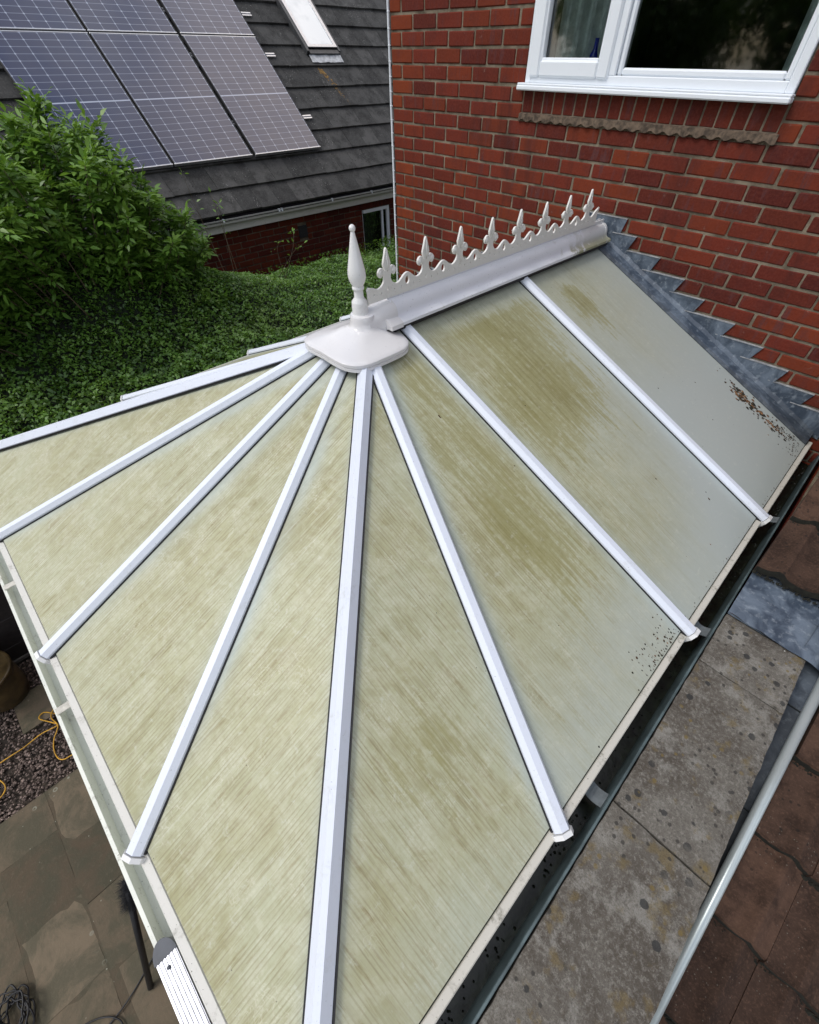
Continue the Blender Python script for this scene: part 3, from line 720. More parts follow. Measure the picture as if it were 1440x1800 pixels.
F.append(tuple(range(n)))
mb.mesh(V,F,0,smooth=True)
mb.prism([(.099,-.958),(.099,-.940),(.090,-.934),(.060,-.922),(-.060,-.922),(-.090,-.934),(-.099,-.940),(-.099,-.958)],(XC,-1.93,0),(XC,-1.863,0),side=(1,0,0))
autosmooth(mb.build('boss_cap',BOSS,cons),38)
mb=MB(); fp=[(.034,-.905),(.034,-.868),(.033,-.852),(.0325,-.848),(.021,-.835),(.0195,-.828),(.0195,-.806),(.024,-.803),(.0255,-.799),(.024,-.794),(.0215,-.791),(.0235,-.788),(.031,-.776),(.0355,-.762),(.0365,-.750),(.035,-.735),(.030,-.712),(.0235,-.683),(.017,-.653),(.0115,-.628),(.0078,-.612)]
fp+=[(.0125*math.cos(a),-.600+.0125*math.sin(a)) for a in [R(x) for x in (-55,-35,-10,15,40,65,85)]]
mb.lathe(fp,BC[0]-.008,-2.004,36); fo=mb.build('finial',UP_CAP,cons); autosmooth(fo,38)
# eaves trim, gutters
mb=MB()
mb.box(X0-W-.026,X0+W+.026,-FR-.030,-FR-.004,ZE-.055,ZE-.010,b=.003)
mb.box(X0-W-.030,X0-W-.004,-FR,-.03,ZE-.055,ZE-.010,b=.003)
mb.build('eaves_trim',UP_DIRTY,cons)
mb=MB(); mb.box(X0+W+.004,X0+W+.030,-FR,-.03,ZE-.055,ZE-.008,b=.003)
mb.build('eaves_trim',UP_EAVE,cons,'moss stained eaves trim beside the dark gutter')
mb=MB(); mb.box(X0-W,X0+W,-FR-.004,-FR+.03,ZE-.05,ZE-.018); mb.box(X0+W-.03,X0+W+.004,-FR,-.03,ZE-.05,ZE-.0175); mb.box(X0-W-.004,X0-W+.03,-FR,-.03,ZE-.05,ZE-.017)
mb.build('eaves_gasket',GASKET,cons)
def gutter(A,B,side,mats,label=None):
    # profile: x = away from the house
    p=[(0,-.065),(0,-.160),(.008,-.170),(.062,-.170),(.070,-.163),(.073,-.118),(.080,-.116),(.080,-.106),(.069,-.106),(.069,-.160),(.006,-.163),(.004,-.065)]
    mb=MB(); mb.prism(p,A,B,side=side); return mb.build('gutter',mats,cons,label)
gy=-FR-.030
g1=gutter((X0-W-.05,gy,ZE),(X0+W+.03,gy,ZE),(0,-1,0),UP_GUT); 
for x in (1.367,2.153,3.26,.60):
    c=MB(); c.box(x-.016,x+.016,gy-.074,gy-.001,ZE-.104,ZE-.100,b=.001); c.build('gutter_bracket',BRACK,g1)
g2=gutter((X0-W-.03,-.03,ZE),(X0-W-.03,-FR-.05,ZE),(-1,0,0),UP_GUT)
# dark box gutter between the right eaves and the parapet
mb=MB(); xg=X0+W+.032
mb.box(3.738,3.746,-3.9,-.01,-1.86,-1.700,0,b=.002); mb.box(xg-.05,3.738,-3.9,-.01,-1.86,-1.850,0); mb.box(xg-.02,xg-.012,-3.9,-.01,-1.85,-1.74,0)
mb.box(xg-.012,3.738,-3.9,-.01,-1.850,-1.825,1)
for _ in range(520):
    y=random.uniform(-3.7,-.05); x=random.uniform(xg+.0,3.735); r=random.uniform(.002,.005)
    if mnoise.noise(Vector((y*2.3,0,7)))<-.05 and random.random()<.8: continue
    V=[(x+r*math.cos(a)*1.2,y+r*math.sin(a),-1.824) for a in (0,1.3,2.5,3.8,5.1)]+[(x,y,-1.822+r*.7)]
    mb.mesh(V,[(i,(i+1)%5,5) for i in range(5)],1,(.5,.5,.5))
g3=mb.build('box_gutter',[GUTGREY,MUCK],cons,'dark grey gutter squeezed between the glazing and the wall')
for y in (-.80,-1.72,-2.575,-3.4):
    c=MB(); N=6
    for i in range(N):
        a=i/N;b=(i+1)/N; xa=xg-.005+a*(3.738-xg+.004); xb=xg-.005+b*(3.738-xg+.004); za=-1.728-.018*math.sin(math.pi*a*.9); zb=-1.728-.018*math.sin(math.pi*b*.9)
        c.mesh([(xa,y-.026,za),(xb,y-.026,zb),(xb,y+.026,zb),(xa,y+.026,za),(xa,y-.026,za-.003),(xb,y-.026,zb-.003),(xb,y+.026,zb-.003),(xa,y+.026,za-.003)],[(0,1,2,3),(7,6,5,4),(0,4,5,1),(2,6,7,3)])
    c.build('gutter_strap',STRAP,g3)
# walls of the conservatory under the roof
def frame_run(A,B,n,axis):
    for i in range(n):
        a=A+(B-A)*i/n; b=A+(B-A)*(i+1)/n
        for (z0,z1) in ((-3.25,-2.25),(-2.22,-1.74)):
            f=MB(); g_=MB()
            if axis[0]=='x':
                y=axis[1]; ring(f,a+.004,b-.004,z0,z1,.06,.06,.06,.06,y-.03,y+.03,.006); g_.box(a+.06,b-.06,y-.006,y+.006,z0+.05,z1-.05)
            else:
                x=axis[1]
                f.box(x-.03,x+.03,a+.004,a+.064,z0,z1,b=.006);f.box(x-.03,x+.03,b-.064,b-.004,z0,z1,b=.006);f.box(x-.029,x+.029,a+.06,b-.06,z0,z0+.06,b=.006);f.box(x-.029,x+.029,a+.06,b-.06,z1-.06,z1,b=.006); g_.box(x-.006,x+.006,a+.06,b-.06,z0+.05,z1-.05)
            w_=f.build('window',UP_WIN,cons); g_.build('pane',GLASS,w_)
frame_run(X0-W+.05,X0+W-.05,4,('x',-FR+.08)); frame_run(-FR+.12,-.05,4,('y',X0-W+.08))
mb=MB(); mb.box(X0-W+.02,X0+W-.02,-FR+.03,-FR+.14,GZ,-3.26,1); mb.box(X0-W+.02,X0-W+.14,-FR+.14,-.01,GZ,-3.26,1)
brickwork(mb,'y',-FR+.03-.006,-1,X0-W+.02,X0+W-.02,GZ,-3.26); brickwork(mb,'x',X0-W+.02-.006,-1,-FR+.03,-.01,GZ,-3.26)
mb.build('dwarf_wall',[BRICK,MORTAR],cons)
mb=MB(); mb.box(X0-W+.02,X0+W-.02,-FR+.02,-FR+.13,-1.74,-1.69,b=.003); mb.box(X0-W+.02,X0-W+.13,-FR+.13,-.02,-1.74,-1.69,b=.003); mb.box(X0+W-.10,X0+W-.02,-FR+.13,-.02,-1.74,-1.69); mb.build('eaves_beam',UP_WIN,cons)
mb=MB(); mb.box(X0-W+.15,X0+W-.02,-FR+.15,-.02,GZ+.05,GZ+.07); mb.build('floor',SLAB,cons)
mb=MB(); mb.box(X0+W-.07,X0+W-.02,-FR+.14,-.02,GZ+.07,-1.745); mb.build('side_wall',UP_WIN,cons)

# ------------------------------------------------------------------ lead flashing
beds=[-.0757*k for k in range(11,21)]       # -.833 ... -1.514
flash=thing('lead_flashing',(X0,0,-1.2),'stepped grey lead flashing where the glass roof meets the brick wall','flashing')
stepR=[(2.125,2.106),(2.217,2.184),(2.403,2.370),(2.590,2.556),(2.747,2.715),(2.965,2.929),(3.164,3.129),(3.342,3.313),(3.524,3.495),(3.70,3.68)]
def lead_side(sg):
    mb=MB()
    def gz(x): return ZR-abs(x-X0)*SL
    ST=[(X0+(a-X0)*sg,X0+(b-X0)*sg) for a,b in stepR]
    prev=X0
    for k,(xo,xi) in enumerate(ST):
        zt=beds[k]; zb=beds[k+1] if k+1<len(beds) else zt-.0757
        # one lapped leaf per step: from the previous riser to this one, down to the crease
        xa=prev-(.05*sg if k else 0); y0=-.0075-.0022*(k%2)
        zc=lambda x: gz(x)+.020
        N=5; xs=[xa+(xo-xa)*i/N for i in range(N+1)]
        for i in range(N):
            a,b=xs[i],xs[i+1]
            bot_a=max(min(zc(a),zt-.005),zb if abs(a-X0)>abs(xi-X0) else -9); bot_b=min(zc(b),zt-.005)
            if i==N-1: bot_b=zb if zc(b)<zb else zc(b)
            ta=1.
            q=[(a,y0-.004*random.random(),min(zc(a),zt-.004)),(b if i<N-1 else xi,y0,(min(zc(b),zt-.004) if i<N-1 else max(zb-.002,zc(xi)))),(b,y0,zt-.0045),(a,y0,zt-.0045)]
            mb.face(q,0,(1,1,1))
            if i==N-1 and zc(xi)<zb:
                mb.face([(xs[i],y0,min(zc(xs[i]),zb)),(xi,y0,zc(xi)),(xi,y0,zb-.002),(xs[i],y0,zb-.002)],0,(1,1,1)) if False else None
        # folded top edge, light cut line
        mb.box(min(xa,xo),max(xa,xo),y0-.0025,.004,zt-.0055,zt-.0015,1,(1,1,1))
        # triangle under the step between this riser and the crease
        if zc(xi)<zb:
            nx=ST[k+1][0] if k+1<len(ST) else xo
            mb.face([(xa,y0+.0005,min(zc(xa),zb)),(xi,y0+.0005,zc(xi)),(xi,y0+.0005,zb)],0,(1,1,1))
        prev=xi
    # apron over the glass
    N=40; xe=X0+sg*W
    for i in range(N):
        t0,t1=i/N,(i+1)/N; a=X0+.04*sg+(xe-X0-.04*sg)*t0; b=X0+.04*sg+(xe-X0-.04*sg)*t1
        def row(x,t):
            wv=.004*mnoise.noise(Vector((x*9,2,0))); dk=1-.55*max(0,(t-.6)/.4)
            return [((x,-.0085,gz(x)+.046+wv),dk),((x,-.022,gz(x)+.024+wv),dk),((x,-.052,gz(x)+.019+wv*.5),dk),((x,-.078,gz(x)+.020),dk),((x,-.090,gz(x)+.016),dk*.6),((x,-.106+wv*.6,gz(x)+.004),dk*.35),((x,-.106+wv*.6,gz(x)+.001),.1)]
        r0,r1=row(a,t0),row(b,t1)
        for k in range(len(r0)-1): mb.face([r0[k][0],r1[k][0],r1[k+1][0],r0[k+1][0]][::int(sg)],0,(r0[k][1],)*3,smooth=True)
    return mb
LEADEDGE=simple('lead_cut_edge',(.30,.31,.32),.5,0,30,.3)
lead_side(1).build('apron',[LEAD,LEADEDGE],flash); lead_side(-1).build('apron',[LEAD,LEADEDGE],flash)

# debris lying on the glass
def gzr(x): return ZR-(x-X0)*SL
mb=MB()
def chip(x,y,r,c=None):
    n=random.randint(4,6); z=gzr(x)+.0015; a0=random.random()*6; h=random.uniform(.1,.45)*r
    st=random.uniform(.4,1.); V=[(x+r*math.cos(a0+2*math.pi*k/n)*random.uniform(.6,1.1),y+r*st*math.sin(a0+2*math.pi*k/n)*random.uniform(.6,1.1)) for k in range(n)]
    V3=[(p,q,gzr(p)+.0008) for p,q in V]; top=(x,y,z+h)
    mi=random.choice((0,0,1,1,2)) if r>.005 else random.choice((0,1))
    for k in range(n): mb.face([V3[k],V3[(k+1)%n],top],mi)
def cluster(cx,cy,sx,sy,n,r0,r1,rot=0):
    for _ in range(n):
        a,b=random.gauss(0,sx),random.gauss(0,sy); c,s=math.cos(rot),math.sin(rot); x,y=cx+a*c-b*s,cy+a*s+b*c
        if X0+.1<x<X0+W-.004 and y<-.11: chip(x,y,random.uniform(r0,r1))
cluster(3.30,-.20,.09,.026,90,.004,.017); cluster(3.22,-.215,.03,.02,30,.006,.019); cluster(3.12,-.20,.05,.02,14,.004,.010); cluster(3.46,-.19,.06,.035,60,.003,.013); cluster(3.54,-.17,.05,.03,50,.002,.008); cluster(3.60,-.22,.03,.06,50,.002,.006)
cluster(3.60,-1.98,.03,.10,70,.0015,.006); cluster(3.635,-1.95,.006,.09,60,.002,.006); cluster(3.635,-.9,.004,.6,60,.001,.004)
for x,y,r in ((2.25,-.965,.006),(3.43,-1.12,.010),(3.40,-1.10,.004),(3.0,-.45,.006),(2.9,-.75,.005),(3.2,-1.3,.006),(2.45,-2.02,.010),(3.55,-1.35,.006),(2.78,-1.9,.004),(3.2,-.6,.005),(2.6,-1.6,.004)): chip(x,y,r)
CHIP2=simple('moss_crumb',(.018,.016,.008),.9,0,60,.5)
CHIP3=simple('brown_leaf',(.17,.085,.035),.8,0,60,.5)
o=mb.build('leaf_litter',[CHIP,CHIP2,CHIP3],None,origin=(3.3,-.2,gzr(3.3))); tag(o,'dark crumbs of dead leaf and moss lying on the glass near the gutter','leaf litter',kind='stuff')

# ------------------------------------------------------------------ garden side parapet and garage roof
par=thing('parapet_wall',(3.9,-3.2,GZ),'brick parapet capped with lichened concrete slabs beside the gutter','wall')
mb=MB(); brickwork(mb,'x',3.775,-1,-4.6,-.02,GZ,-1.76,zref=-1.76); mb.box(3.782,4.02,-4.6,-.02,GZ,-1.762,1); mb.build('wall',[BRICK,MORTAR],par)
def rough_slab(y0,y1,x0,x1,zt,th,seed):
    me=MB(); nx,ny=14,max(4,int((y1-y0)/.03)); V=[];F=[]
    for j in range(ny+1):
        for i in range(nx+1):
            x=x0+(x1-x0)*i/nx;y=y0+(y1-y0)*j/ny
            e=min(i,nx-i,j,ny-j); n=mnoise.noise(Vector((x*14,y*14,seed)))*.0022+mnoise.noise(Vector((x*50,y*50,seed)))*.0014
            if e==0: x+=mnoise.noise(Vector((x*25,y*25,seed+3)))*.004; y+=mnoise.noise(Vector((x*25,y*25,seed+7)))*.003
            V.append((x,y,zt+n-(.004 if e==0 else 0)))
    for j in range(ny):
        for i in range(nx): a=j*(nx+1)+i; F.append((a,a+1,a+nx+2,a+nx+1))
    per=[i for i in range(nx+1)]+[j*(nx+1)+nx for j in range(1,ny+1)]+[ny*(nx+1)+i for i in range(nx-1,-1,-1)]+[j*(nx+1) for j in range(ny-1,0,-1)]
    n0=len(V)
    for p in per: V.append((V[p][0],V[p][1],zt-th))
    for k in range(len(per)): F.append((per[k],n0+k,n0+(k+1)%len(per),per[(k+1)%len(per)]))
    me.mesh(V,F,0,smooth=True); return me
ys=[-1.60,-1.893,-2.565,-3.24,-3.915,-4.59]
for k in range(5):
    o=rough_slab(ys[k+1]+.003,ys[k]-.003,3.752,4.048,-1.702+(.002 if k%2 else 0),.055,k*5.).build('coping_slab',CONC,par); autosmooth(o,50)
mb=MB()
# lead saddle over the end of the parapet, running under the tiles
nx,ny=26,14; V=[];F=[]
for j in range(ny+1):
    for i in range(nx+1):
        u=i/nx; y=-1.600+.34*j/ny; x=3.750+.48*u
        y+= -.012*math.sin(u*3)*(1-j/ny)
        z=-1.694 - .0*u
        if x>4.03: z-= .075*((x-4.03)/.20)**1.3
        z+=.010*max(0,mnoise.noise(Vector((x*9,y*9,4))))+.006*mnoise.noise(Vector((x*20,y*20,2)))+ .012*(j/ny)
        V.append((x,y,z))
for j in range(ny):
    for i in range(nx): a=j*(nx+1)+i; F.append((a,a+1,a+nx+2,a+nx+1))
mb.mesh(V,F,0,(1,1,1),True)
mb.face([V[0],V[nx//2],(3.95,-1.603,-1.703),(3.752,-1.600,-1.703)],0,(1,1,1))
mb.build('lead_saddle',LEAD,par,'blue grey lead sheet dressed over the end of the coping')
# garage
gar=thing('garage',(5.4,-2.4,GZ),'low building with a brown concrete tile roof right of the parapet','garage')
def tz(y): return -1.662+.3*(y+1.3)
TS=(0,1/math.sqrt(1.09),.3/math.sqrt(1.09))
mb=MB(); edges=[-.40,-.71,-1.01,-1.32,-1.62,-1.925,-2.22,-2.515,-2.81,-3.11,-3.41,-3.71,-4.01,-4.31]
edges=[-.10]+edges
TW=.300
def prof_h(u):   # height across one tile, u in 0..1 : pan, roll, pan, roll with an interlock
    h=.028*(math.exp(-((u-.28)/.085)**2)+math.exp(-((u-.80)/.085)**2)); 
    if u>.975: h-=.003
    return h
for k in range(1,len(edges)):
    ye=edges[k]; yt=edges[k-1]+.03
    xs=3.745 if ye>-1.4 else 4.165
    xi=3.745-TW*.0
    n=0; x=xi
    while x<7.2:
        a,b=x,x+TW-.0012
        if b>xs+.02:
            a2=max(a,xs); tn=(random.random(),0,0); dz=random.uniform(-.002,.002); dy=random.uniform(-.006,.006); NU=16
            V=[];F=[]
            for (y,lift) in ((ye+dy-.004,.036),(ye+dy,.042),(yt,.002)):
                for i in range(NU+1):
                    xx=a2+(b-a2)*i/NU; u=(xx-a)/TW
                    V.append((xx,y+ (random.uniform(-.002,.002) if lift>.01 else 0),tz(y)-.0+lift+prof_h(u)+dz-(.004 if lift==.036 else 0)))
            for i in range(NU+1):
                xx=a2+(b-a2)*i/NU; u=(xx-a)/TW
                V.append((xx,ye+dy-.003,tz(ye)-.002+prof_h(u)*.8))
            for i in range(NU): 
                for r0 in (0,1): q=r0*(NU+1)+i; F.append((q,q+1,q+NU+2,q+NU+1))
            L_=NU+1
            F.append((0,L_,2*L_,3*L_)); F.append((NU,3*L_+NU,2*L_+NU,L_+NU))
            mb.mesh(V,F,0,tn,True)
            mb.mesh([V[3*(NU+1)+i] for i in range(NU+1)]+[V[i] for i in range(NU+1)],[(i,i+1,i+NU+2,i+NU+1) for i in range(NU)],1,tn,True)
        x+=TW
for k in range(2,len(edges)):
    ye=edges[k]
    xs=3.745 if ye>-1.4 else 4.165
    for _ in range(520):
        x=random.uniform(xs,6.0); r=random.uniform(.002,.008)*(2.0 if mnoise.noise(Vector((x*5,ye*3,0)))>.1 else 1); y=ye-.004-random.random()*.010; z=tz(y)+.006
        nn=5; V=[(x+r*math.cos(2*math.pi*i/nn),y+r*.8*math.sin(2*math.pi*i/nn),z-.004) for i in range(nn)]+[(x,y,z+r)]
        mb.mesh(V,[(i,(i+1)%nn,nn) for i in range(nn)],1,(.5,.5,.5),True)
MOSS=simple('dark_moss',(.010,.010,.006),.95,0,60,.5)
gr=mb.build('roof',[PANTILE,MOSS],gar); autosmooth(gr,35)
mb=MB(); mb.face([(3.76,-.02,tz(0)-.03),(3.76,-1.33,tz(-1.33)-.03),(7.2,-1.33,tz(-1.33)-.03),(7.2,-.02,tz(0)-.03)]); mb.face([(4.17,-1.33,tz(-1.33)-.03),(4.17,-4.4,tz(-4.4)-.03),(7.2,-4.4,tz(-4.4)-.03),(7.2,-1.33,tz(-1.33)-.03)]); mb.build('roof_underlay',GASKET,gar)
mb=MB(); brickwork(mb,'y',-4.35,-1,4.05,7.1,GZ,-2.62); mb.box(4.05,7.1,-4.344,-4.1,GZ,-2.62,1); mb.box(4.05,4.12,-4.3,-.02,GZ,-2.75,1); mb.box(6.9,7.1,-4.3,-.02,GZ,-2.75,1); mb.build('wall',[BRICK,MORTAR],gar)
# lead lined channel between coping and tiles
mb=MB(); seg=[-1.42,-1.70,-2.12,-2.54,-2.96,-3.4,-3.9,-4.4]
for k in range(len(seg)-1):
    y0,y1=seg[k+1]-.03,seg[k]; up=.004
    za,zb=tz(y1)-.045,tz(y0)-.045
    mb.mesh([(4.022,y1,za+up+.09),(4.05,y1,za+up),(4.20,y1,za+up),(4.022,y0,zb+up+.09),(4.05,y0,zb+up+.008),(4.20,y0,zb+up+.008)],[(0,3,4,1),(1,4,5,2)],0,(.62-.16*min(3,k),)*3)
    mb.box(4.05,4.20,y0-.003,y0+.001,zb+up-.004,zb+up+.008,0,(.2,.2,.2))
mb.build('lead_channel',LEAD,gar)
# metal pole
mb=MB(); A=Vector((4.100,-1.30,0));B=Vector((4.205,-3.35,0)); A.z=tz(A.y)+.062; B.z=tz(B.y)+.062
mb.tube([A,B],.0168,32); 
o=mb.build('metal_pole',GALV,None,origin=tuple(A)); tag(o,'shiny round metal pole lying down the brown tiled roof beside the coping','pole')

# ------------------------------------------------------------------ neighbour bungalow
NX=-3.50; EXX,EZZ=-3.376,-1.622; TH=R(40)
bung=thing('bungalow',(-6.5,1.5,GZ),'neighbouring brick bungalow with a dark grey tiled roof carrying solar panels','bungalow')
def RP(y,s,o=0.): return Vector((EXX-math.cos(TH)*s+math.sin(TH)*o, y, EZZ+math.sin(TH)*s+math.cos(TH)*o))
mb=MB()
NW=(2.40,3.02,-2.95,-1.905)
brickwork(mb,'x',NX,1,-5.5,7.5,GZ,-1.70,[(NW[0],NW[1],NW[2],NW[3]),(1.108,1.263,-2.076,-1.926)],zref=-1.74)
for a,b,c,d in ((-5.5,NW[0],GZ,-1.70),(NW[1],7.5,GZ,-1.70),(NW[0],NW[1],GZ,NW[2]),(NW[0],NW[1],NW[3],-1.70)): mb.box(NX-.22,NX-.006,a,b,c,d,1)
mb.box(-9.5,NX-.2,-5.5,-5.3,GZ,-1.70,1); mb.box(-9.5,NX-.2,7.3,7.5,GZ,-1.70,1); mb.box(-9.6,-9.4,-5.5,7.5,GZ,-1.70,1)
mb.build('wall',[BRICK2,MORTAR2],bung)
mb=MB()
for k in range(10):
    y=NW[0]-.05+k*.075; mb.box(NX-.01,NX+.003,y+.004,y+.071,-1.895,-1.745,0,(random.random(),0,random.random()),.003)
mb.build('soldier_course',BRICK2,bung)
mb=MB(); mb.box(NX-.01,NX+.006,1.108,1.263,-2.076,-1.926,b=.004)
for k in range(4): mb.box(NX+.004,NX+.010,1.115,1.256,-2.068+k*.036,-2.045+k*.036)
mb.build('air_vent',GASKET,bung,'small black air vent in the brick wall')
mb=MB(); 
mb.box(NX-.06,NX-.012,NW[0],NW[0]+.014,NW[2],NW[3],b=.003); mb.box(NX-.06,NX-.01,NW[1]-.06,NW[1],NW[2],NW[3],b=.004); mb.box(NX-.06,NX-.011,NW[0]+.04,NW[1]-.05,NW[3]-.05,NW[3],b=.004); mb.box(NX-.06,NX-.011,NW[0]+.04,NW[1]-.05,NW[2],NW[2]+.05,b=.004); mb.box(NX-.06,NX-.012,2.84,2.88,NW[2]+.04,NW[3]-.04,b=.004)
nw=mb.build('window',UP_WIN,bung); mb=MB(); mb.box(NX-.04,NX-.034,NW[0]+.04,NW[1]-.04,NW[2]+.04,NW[3]-.04); mb.build('pane',GLASS,nw)
mb=MB(); 
for q in (((-4.6,2.2,-3.4),(-4.6,3.3,-3.4),(-4.6,3.3,-1.7),(-4.6,2.2,-1.7)),((-4.6,2.2,-3.4),(-4.6,2.2,-1.7),(NX-.22,2.2,-1.7),(NX-.22,2.2,-3.4)),((-4.6,3.3,-3.4),(NX-.22,3.3,-3.4),(NX-.22,3.3,-1.7),(-4.6,3.3,-1.7)),((-4.6,2.2,-3.4),(NX-.22,2.2,-3.4),(NX-.22,3.3,-3.4),(-4.6,3.3,-3.4))): mb.face(q)
mb.build('room',DARK,bung)
c=MB(); N=32
for i in range(N):
    a=2.46+.34*i/N;b=2.46+.34*(i+1)/N; c.face([(NX-.13+.02*math.sin(i*.8),a,-2.9),(NX-.13+.02*math.sin((i+1)*.8),b,-2.9),(NX-.13+.02*math.sin((i+1)*.8),b,-1.95),(NX-.13+.02*math.sin(i*.8),a,-1.95)],smooth=True)
GCURT=simple('grey_curtain',(.10,.13,.15),.9)
tag(c.build('curtain',GCURT,None,origin=(NX-.13,2.6,-2.9)),'grey curtain hanging behind the bungalow window','curtain')
# roof tiles
mb=MB(); GA=.3325; TWN=.30; nc=22
for k in range(nc):
    s0=k*GA-.0; off=(TWN/2 if k%2 else 0)
    for i in range(int(13.6/TWN)+1):
        y=-5.8+off+i*TWN; a,b=y+.002,y+TWN-.002; dz=random.uniform(-.002,.002); ds=random.uniform(-.004,.004)
        p=[RP(a,s0+ds,.016+dz),RP(b,s0+ds,.016+dz),RP(b,s0+ds,.046+dz),RP(a,s0+ds,.046+dz),RP(b,s0+GA+.05,.014+dz),RP(a,s0+GA+.05,.014+dz)]
        mb.mesh(p,[(0,1,2,3),(3,2,4,5),(0,3,5),(1,4,2)],0,(random.random(),0,0))
nroof=mb.build('roof',SLATE,bung)
mb=MB(); p0,p1=RP(-5.9,-.05,-.02),RP(8.,-.05,-.02); p2,p3=RP(8.,nc*GA,-.02),RP(-5.9,nc*GA,-.02); mb.face([p0,p1,p2,p3])
q2=Vector((p2.x-(nc*GA)*math.cos(TH),p2.y,p0.z)); q3=Vector((p3.x-(nc*GA)*math.cos(TH),p3.y,p0.z)); mb.face([p3,p2,q2,q3]); mb.face([p0,p3,q3]); mb.face([p1,q2,p2]); mb.build('roof_underlay',GASKET,bung)
mb=MB(); mb.box(EXX-.075,EXX-.055,-5.9,7.9,-1.80,-1.63,b=.003); mb.box(EXX-.30,EXX-.075,-5.9,7.9,-1.80,-1.79); mb.build('fascia',UP_FASC,bung)
mb=MB(); mb.prism([(0,-.01),(0,-.055),(.012,-.072),(.045,-.072),(.066,-.055),(.072,-.012),(.078,-.006),(.068,-.004),(.064,-.050),(.044,-.066),(.014,-.066),(.006,-.052),(.005,-.01)],(EXX-.055,-5.9,EZZ-.02),(EXX-.055,7.9,EZZ-.02),side=(1,0,0))
ng=mb.build('gutter',UP_FASC,bung)
for y in (-.113,.759,.807,1.715,2.523,-1.0,3.4):
    c=MB(); c.box(EXX-.058,EXX+.030,y-.010,y+.010,EZZ-.028,EZZ-.018,b=.002); c.box(EXX+.018,EXX+.030,y-.012,y+.012,EZZ-.055,EZZ-.016,b=.002); c.build('gutter_clip',UP_WIN,ng)
# skylight
def slab_box(mb,y0,y1,s0,s1,o0,o1,m=0,c=(.5,.5,.5)):
    V=[RP(y,s,o) for o in (o0,o1) for s in (s0,s1) for y in (y0,y1)]
    mb.mesh(V,[(0,2,3,1),(4,5,7,6),(0,1,5,4),(2,6,7,3),(0,4,6,2),(1,3,7,5)],m,c)
mb=MB()
slab_box(mb,2.750,2.790,2.17,3.16,.02,.095); slab_box(mb,3.370,3.410,2.17,3.16,.02,.095); slab_box(mb,2.790,3.370,2.14,2.20,.02,.085); slab_box(mb,2.790,3.370,3.06,3.16,.02,.0945)
FRD=simple('skylight_frame_metal',(.06,.062,.065),.45,.3); LEADL=simple('pale_lead',(.42,.44,.46),.4,0,18,.3,.3)
skl=mb.build('skylight',FRD,bung)
mb=MB(); slab_box(mb,2.797,2.850,2.22,3.055,.09,.108); slab_box(mb,3.312,3.364,2.22,3.055,.09,.108); slab_box(mb,2.850,3.312,2.22,2.262,.09,.1075); slab_box(mb,2.850,3.312,3.0,3.055,.09,.1075); mb.build('sash',PFRAME,skl)
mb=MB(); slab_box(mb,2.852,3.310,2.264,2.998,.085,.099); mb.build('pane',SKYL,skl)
mb=MB(); V=[];F=[]; n=16
for j in range(3):
    for i in range(n+1):
        y=2.77+.62*i/n; V.append(RP(y,2.14-.055*j+(.010*mnoise.noise(Vector((y*20,0,3))) if j==2 else 0),.062-.004*j+.004*math.sin(i)))
for j in range(2):
    for i in range(n): a=j*(n+1)+i; F.append((a,a+n+1,a+n+2,a+1))
mb.mesh(V,F,smooth=True); mb.build('lead_apron',LEADL,skl)
# lichen patch below the skylight
mb=MB()
for _ in range(90):
    t=random.random(); y=2.86+.20*t+random.gauss(0,.018*(1.4-t)); s=1.98-.62*t+random.gauss(0,.04); r=random.uniform(.005,.016)*(1.3-t)
    kk=int(s//GA); base=.046-.032*((s-kk*GA)/(GA+.05)); n=6; C_=RP(y,s,base+.003+r*.2); V=[RP(y+r*math.cos(2*math.pi*i/n),s+r*math.sin(2*math.pi*i/n),base+.001) for i in range(n)]+[C_]
    mb.mesh(V,[(i,(i+1)%n,n) for i in range(n)],0,(.5,.5,.5),True)
LICH=simple('orange_lichen',(.20,.115,.03),.95,0,40,.5)
tag(mb.build('lichen_patch',LICH,bung,'orange lichen streak below the skylight'),kind='stuff')

# solar panels : one source copied
PWD,PHT=1.120,1.690
def solar_src():
    root=bpy.data.objects.new('solar_panel',None); COL.objects.link(root); root.empty_display_size=.1
    def L(x,y,z): return (x,y,z)   # local: x along eaves, y up the slope, z off the roof
    mb=MB()
    ca=MB(); fw=.012
    ca.face([(fw,fw,.034),(PWD-fw,fw,.034),(PWD-fw,PHT-fw,.034),(fw,PHT-fw,.034)],uv=[(-.04,-.06),(6.04,-.06),(6.04,20.06),(-.04,20.06)])
    c=ca.build('cell_sheet',SOLAR,None,origin=(0,0,0)); c.parent=root
    f=MB(); f.box(0,PWD,0,fw,0,.037,b=.001); f.box(0,PWD,PHT-fw,PHT,0,.037,b=.001); f.box(0,fw,fw,PHT-fw,0,.0368,1); f.box(PWD-fw,PWD,fw,PHT-fw,0,.0368,1); f.box(fw,PWD-fw,fw,PHT-fw,.002,.006,1)  # dark side frames: weaker reflection on these sides put into the colour
    q=f.build('panel_frame',[PFRAME,BACKB],None,origin=(0,0,0)); q.parent=root
    return root
src=solar_src()
ux=Vector((0,1,0)); uy=Vector((-math.cos(TH),0,math.sin(TH))); uz=Vector((math.sin(TH),0,math.cos(TH)))
def pmat(y,s,o): 
    P=RP(y,s,o); return Matrix(((ux.x,uy.x,uz.x,P.x),(ux.y,uy.y,uz.y,P.y),(ux.z,uy.z,uz.z,P.z),(0,0,0,1)))
